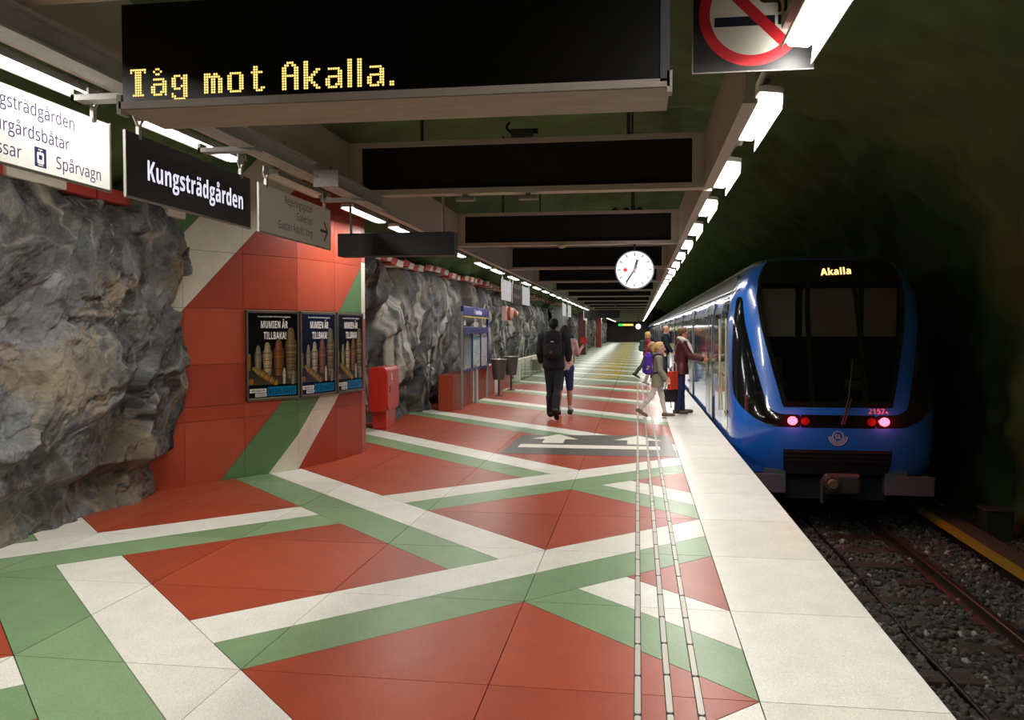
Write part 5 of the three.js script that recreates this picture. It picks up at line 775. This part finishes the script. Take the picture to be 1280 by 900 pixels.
  if (p.glasses) { const mk = (s) => { const c = HP(s * 0.033, 0.012, 0.102); return new THREE.TorusGeometry(0.024 * hk, 0.003 * hk, 6, 18).rotateY(ht).translate(c.x, c.y, c.z); }; part('glasses', merge(mk(1), mk(-1), bar(HP(0.057, 0.014, 0.1), HP(0.084, 0.012, 0.0), 0.003 * hk), bar(HP(-0.057, 0.014, 0.1), HP(-0.084, 0.012, 0.0), 0.003 * hk), bar(HP(-0.01, 0.014, 0.104), HP(0.01, 0.014, 0.104), 0.003 * hk)), std(0x3a2a26, 0.4), t); }
  t.updateMatrixWorld(true); return t;
}
function backpack(who, label, colour, size, extra = {}) {
  const J = who.joints, k = size, t = thing('backpack', label, 'backpack', [who.position.x, who.position.y, who.position.z], who.rotation.y), m = std(colour, 0.75, { bumpMap: grain, bumpScale: 0.003 }), y = J.chest.y + (extra.dy ?? -0.04) * k, z = J.chest.z - (extra.back ?? 0.135) * k;
  const rb = (w, h, d, x, yy, zz) => new RoundedBoxGeometry(w * k, h * k, d * k, 4, 0.055 * k).translate(x * k, y + yy * k, z + zz * k);
  part('bag', merge(rb(0.31, 0.44, 0.17, 0, 0, -0.085), rb(0.27, 0.12, 0.13, 0, 0.2, -0.075)), m, t); part('front_pocket', rb(0.24, 0.22, 0.08, 0, -0.08, -0.17), extra.pocket ? std(extra.pocket, 0.75) : m, t);
  part('top_loop', new THREE.TorusGeometry(0.035 * k, 0.008 * k, 6, 14).translate(0, y + 0.26 * k, z - 0.02 * k), M.black, t);
  for (const s of [1, -1]) { const sh = s > 0 ? J.shL : J.shR, sx = s * Math.min(Math.abs(sh.x) * 0.66, 0.12); kids(t, 'shoulder_strap', tube([V(sx, y + 0.17 * k, z - 0.02 * k), V(sx, sh.y + 0.085 * k, sh.z - 0.03 * k), V(sx, sh.y + 0.05 * k, sh.z + 0.085 * k), V(sx * 1.05, J.chest.y - 0.02 * k, J.chest.z + 0.145 * k), V(sx * 1.5, J.waist.y + 0.02 * k, J.waist.z + 0.08 * k), V(sx * 1.3, y - 0.18 * k, z - 0.02 * k)], 0.02 * k, 32, 6), extra.strap ? std(extra.strap, 0.8) : m); }
  if (extra.patch) part('badge', box(0.05 * k, 0.016 * k, 0.004, 0, y + 0.07 * k, z - 0.185 * k), std(0xd8d8d8, 0.5), t);
  if (extra.badge) part('round_badge', new THREE.CylinderGeometry(0.025 * k, 0.025 * k, 0.006, 14).rotateX(Math.PI / 2).translate(0.02 * k, y - 0.12 * k, z - 0.213 * k), std(extra.badge, 0.6), t);
  if (extra.key) { const a = V(-0.16 * k, y - 0.05 * k, z - 0.08 * k); part('yellow_keyring', merge(new THREE.SphereGeometry(0.03 * k, 10, 8).translate(a.x, a.y, a.z), new THREE.SphereGeometry(0.025 * k, 10, 8).translate(a.x - 0.02, a.y - 0.05 * k, a.z - 0.02), bar(a, a.clone().add(V(0.02, 0.06 * k, 0.02)), 0.006)), std(0xb9a24a, 0.7), t); }
  return t;
}
const E2 = Math.PI / 2;
{ // walking away along the platform
  const man = person('person', 'man in black jacket and dark trousers walking away with a black backpack', [-1.5, 0, -15.3], Math.PI, { H: 1.79, wide: 1.16, skin: 0xa87a60, top: 0x121318, trousers: 0x15161f, shoes: 0x15110f, hair: 0x0d0b0a, hood: true, bulk: 0.034, hemDrop: 0.03, legL: [0.06, 0.04, 0.0, -0.05], legR: [-0.2, 0.32, 0.6, -0.05], armL: [0.1, 0.12, 0.8, 0.1], armR: [0.15, 0.14, 0.9, 0.2], headTurn: -0.12, loose: 0.062, hem: 0.058 });
  backpack(man, 'black backpack on the back of the man walking away', 0x0e0e11, 1, { patch: true, badge: 0x6a3f14, dy: -0.04, back: 0.14 });
  const w = person('person', 'young person in pale pink top and blue shorts beside the man in black', [-1.36, 0, -15.95], Math.PI, { H: 1.7, skin: 0xb9856a, top: 0xcfa9a6, topName: 'shirt', sleeve: 0.75, bulk: 0.014, trousers: 0x26345e, trouserEnd: 0.95, shoes: 0x1a1716, socks: 0xd9d4cc, hair: 0x2a1a12, hairLong: 0.05, legL: [-0.1, 0.1, 0.1], legR: [0.18, 0.12, -0.1], armR: [0.5, 0.2, 1.5, 0.0], armL: [0.2, 0.15, 0.3], headTurn: 0.2 });
  const hp = w.localToWorld(w.joints.wrR.clone().addScaledVector(w.joints.hdR, 0.13)); const d = thing('paddle_fan', 'red round hand paddle held up by the person in the pale pink top', 'fan', [hp.x, hp.y, hp.z]); part('disc', new THREE.CylinderGeometry(0.068, 0.068, 0.012, 28).rotateX(E2).translate(0.02, 0.11, 0), std(0xc8281c, 0.5), d); part('stick', bar(V(0, -0.04, 0), V(0.016, 0.05, 0), 0.009), std(0xc8281c, 0.5), d);
}
{ // waiting at the train door
  const wm = person('person', 'woman in maroon jacket, white scarf and dark jeans pressing the train door button', [0.83, 0, -16.65], E2, { H: 1.66, wide: 1.05, belly: 1.1, skin: 0xc0866c, top: 0x4a1519, leather: true, bulk: 0.03, hemDrop: 0.06, trousers: 0x1b2148, shoes: 0x4a3526, hair: 0x5a3a24, hairThick: 0.012, scarf: 0xd9d2c6, glasses: true, hood: true, legL: [0.05, 0.02, 0], legR: [-0.07, 0.04, 0.02], armL: [0.5, 0.05, 1.0, 0.1], armR: [0.55, 0.05, 0.78, 0.0], pointR: true, lean: 0.03, nod: 0.05 });
  const girl = person('person', 'girl in light grey coat and white tights with a purple backpack walking to the train', [0.37, 0, -15.95], E2, { H: 1.37, head: 1.2, skin: 0xcf9a80, top: 0x85806c, bulk: 0.02, hemDrop: 0.1, tights: 0xd6c8c0, shoes: 0x6a5444, hair: 0xb9985e, bun: true, legL: [0.26, 0.06, -0.02], legR: [-0.36, 0.3, 0.5], armL: [0.15, 0.08, 0.5], armR: [0.12, 0.08, 0.45], lean: 0.04, hood: true });
  backpack(girl, 'purple backpack on the back of the girl in the light grey coat', 0x3d1e92, 0.85, { key: true, strap: 0x2a2a40 });
  const bg = thing('shopping_bag', 'orange red paper shopping bag hanging between the girl and the woman', 'bag', [0.66, 0.5, -16.3], 1.0);
  part('bag', prismZ([[-0.115, 0], [0.115, 0], [0.125, 0.34], [-0.125, 0.34]], -0.045, 0.045), std(0xd0381f, 0.6), bg); part('handle', merge(tube([V(-0.06, 0.34, 0.04), V(-0.05, 0.5, 0.03), V(0.05, 0.5, 0.03), V(0.06, 0.34, 0.04)], 0.006, 16), tube([V(-0.06, 0.34, -0.04), V(-0.05, 0.5, -0.03), V(0.05, 0.5, -0.03), V(0.06, 0.34, -0.04)], 0.006, 16)), std(0xd9d0c4, 0.7), bg);
  const hb = thing('handbag', 'small black handbag hanging below the orange red shopping bag', 'bag', [0.62, 0.24, -16.5], 0.2); part('pouch', new RoundedBoxGeometry(0.26, 0.26, 0.1, 4, 0.045).translate(0, 0.13, 0), std(0x151315, 0.5), hb); part('strap', tube([V(-0.1, 0.24, 0), V(-0.04, 0.5, 0.01), V(0.06, 0.72, 0.02), V(0.1, 0.5, 0.01), V(0.1, 0.24, 0)], 0.009, 24), std(0x151315, 0.5), hb); part('tassel', merge(bar(V(0, 0.02, 0.05), V(0.01, -0.09, 0.05), 0.008), new THREE.SphereGeometry(0.014, 8, 6).translate(0.01, -0.09, 0.05)), std(0x2a2422, 0.6), hb);
}
{ // farther along
  const ch = person('person', 'small blond child in purple pink jacket half hidden behind the girl', [0.42, 0, -25.5], E2, { H: 1.24, head: 1.22, skin: 0xcf9a80, top: 0x6a2a52, bulk: 0.024, trousers: 0xb7aa96, shoes: 0xa79a8a, hair: 0xb08a50, bun: true, legL: [0.2, 0.05, 0], legR: [-0.25, 0.2, 0.3], armL: [0.9, 0.1, 0.8], armR: [0.8, 0.1, 0.8] });
  const wp = person('person', 'blond woman in magenta jacket and olive trousers with a small green backpack', [0.3, 0, -28.9], E2 + 0.1, { H: 1.6, belly: 1.12, skin: 0xc08a70, top: 0x8e1f42, bulk: 0.026, hemDrop: 0.03, trousers: 0x474429, shoes: 0x3a3226, hair: 0xb9945a, hairLong: 0.04, hairThick: 0.012, legL: [0.3, 0.05, 0], legR: [-0.42, 0.25, 0.5], armL: [0.6, 0.1, 0.9], armR: [0.4, 0.1, 0.9], lean: 0.06 });
  backpack(wp, 'small dark green backpack on the woman in the magenta jacket', 0x1f4a40, 0.82, { dy: -0.1 });
  person('person', 'bald man in dark navy jacket standing close to the train', [0.86, 0, -27.2], E2, { H: 1.78, wide: 1.12, skin: 0xc58a6a, top: 0x15192c, bulk: 0.03, trousers: 0x1a1a1e, shoes: 0x151312, hair: 0x6a5a4c, bald: true, legL: [0.05, 0.02, 0], legR: [-0.06, 0.04, 0.02], armL: [0.2, 0.1, 0.4], armR: [0.2, 0.1, 0.4] });
}

scene.updateMatrixWorld(true);
renderer.render(scene, camera);
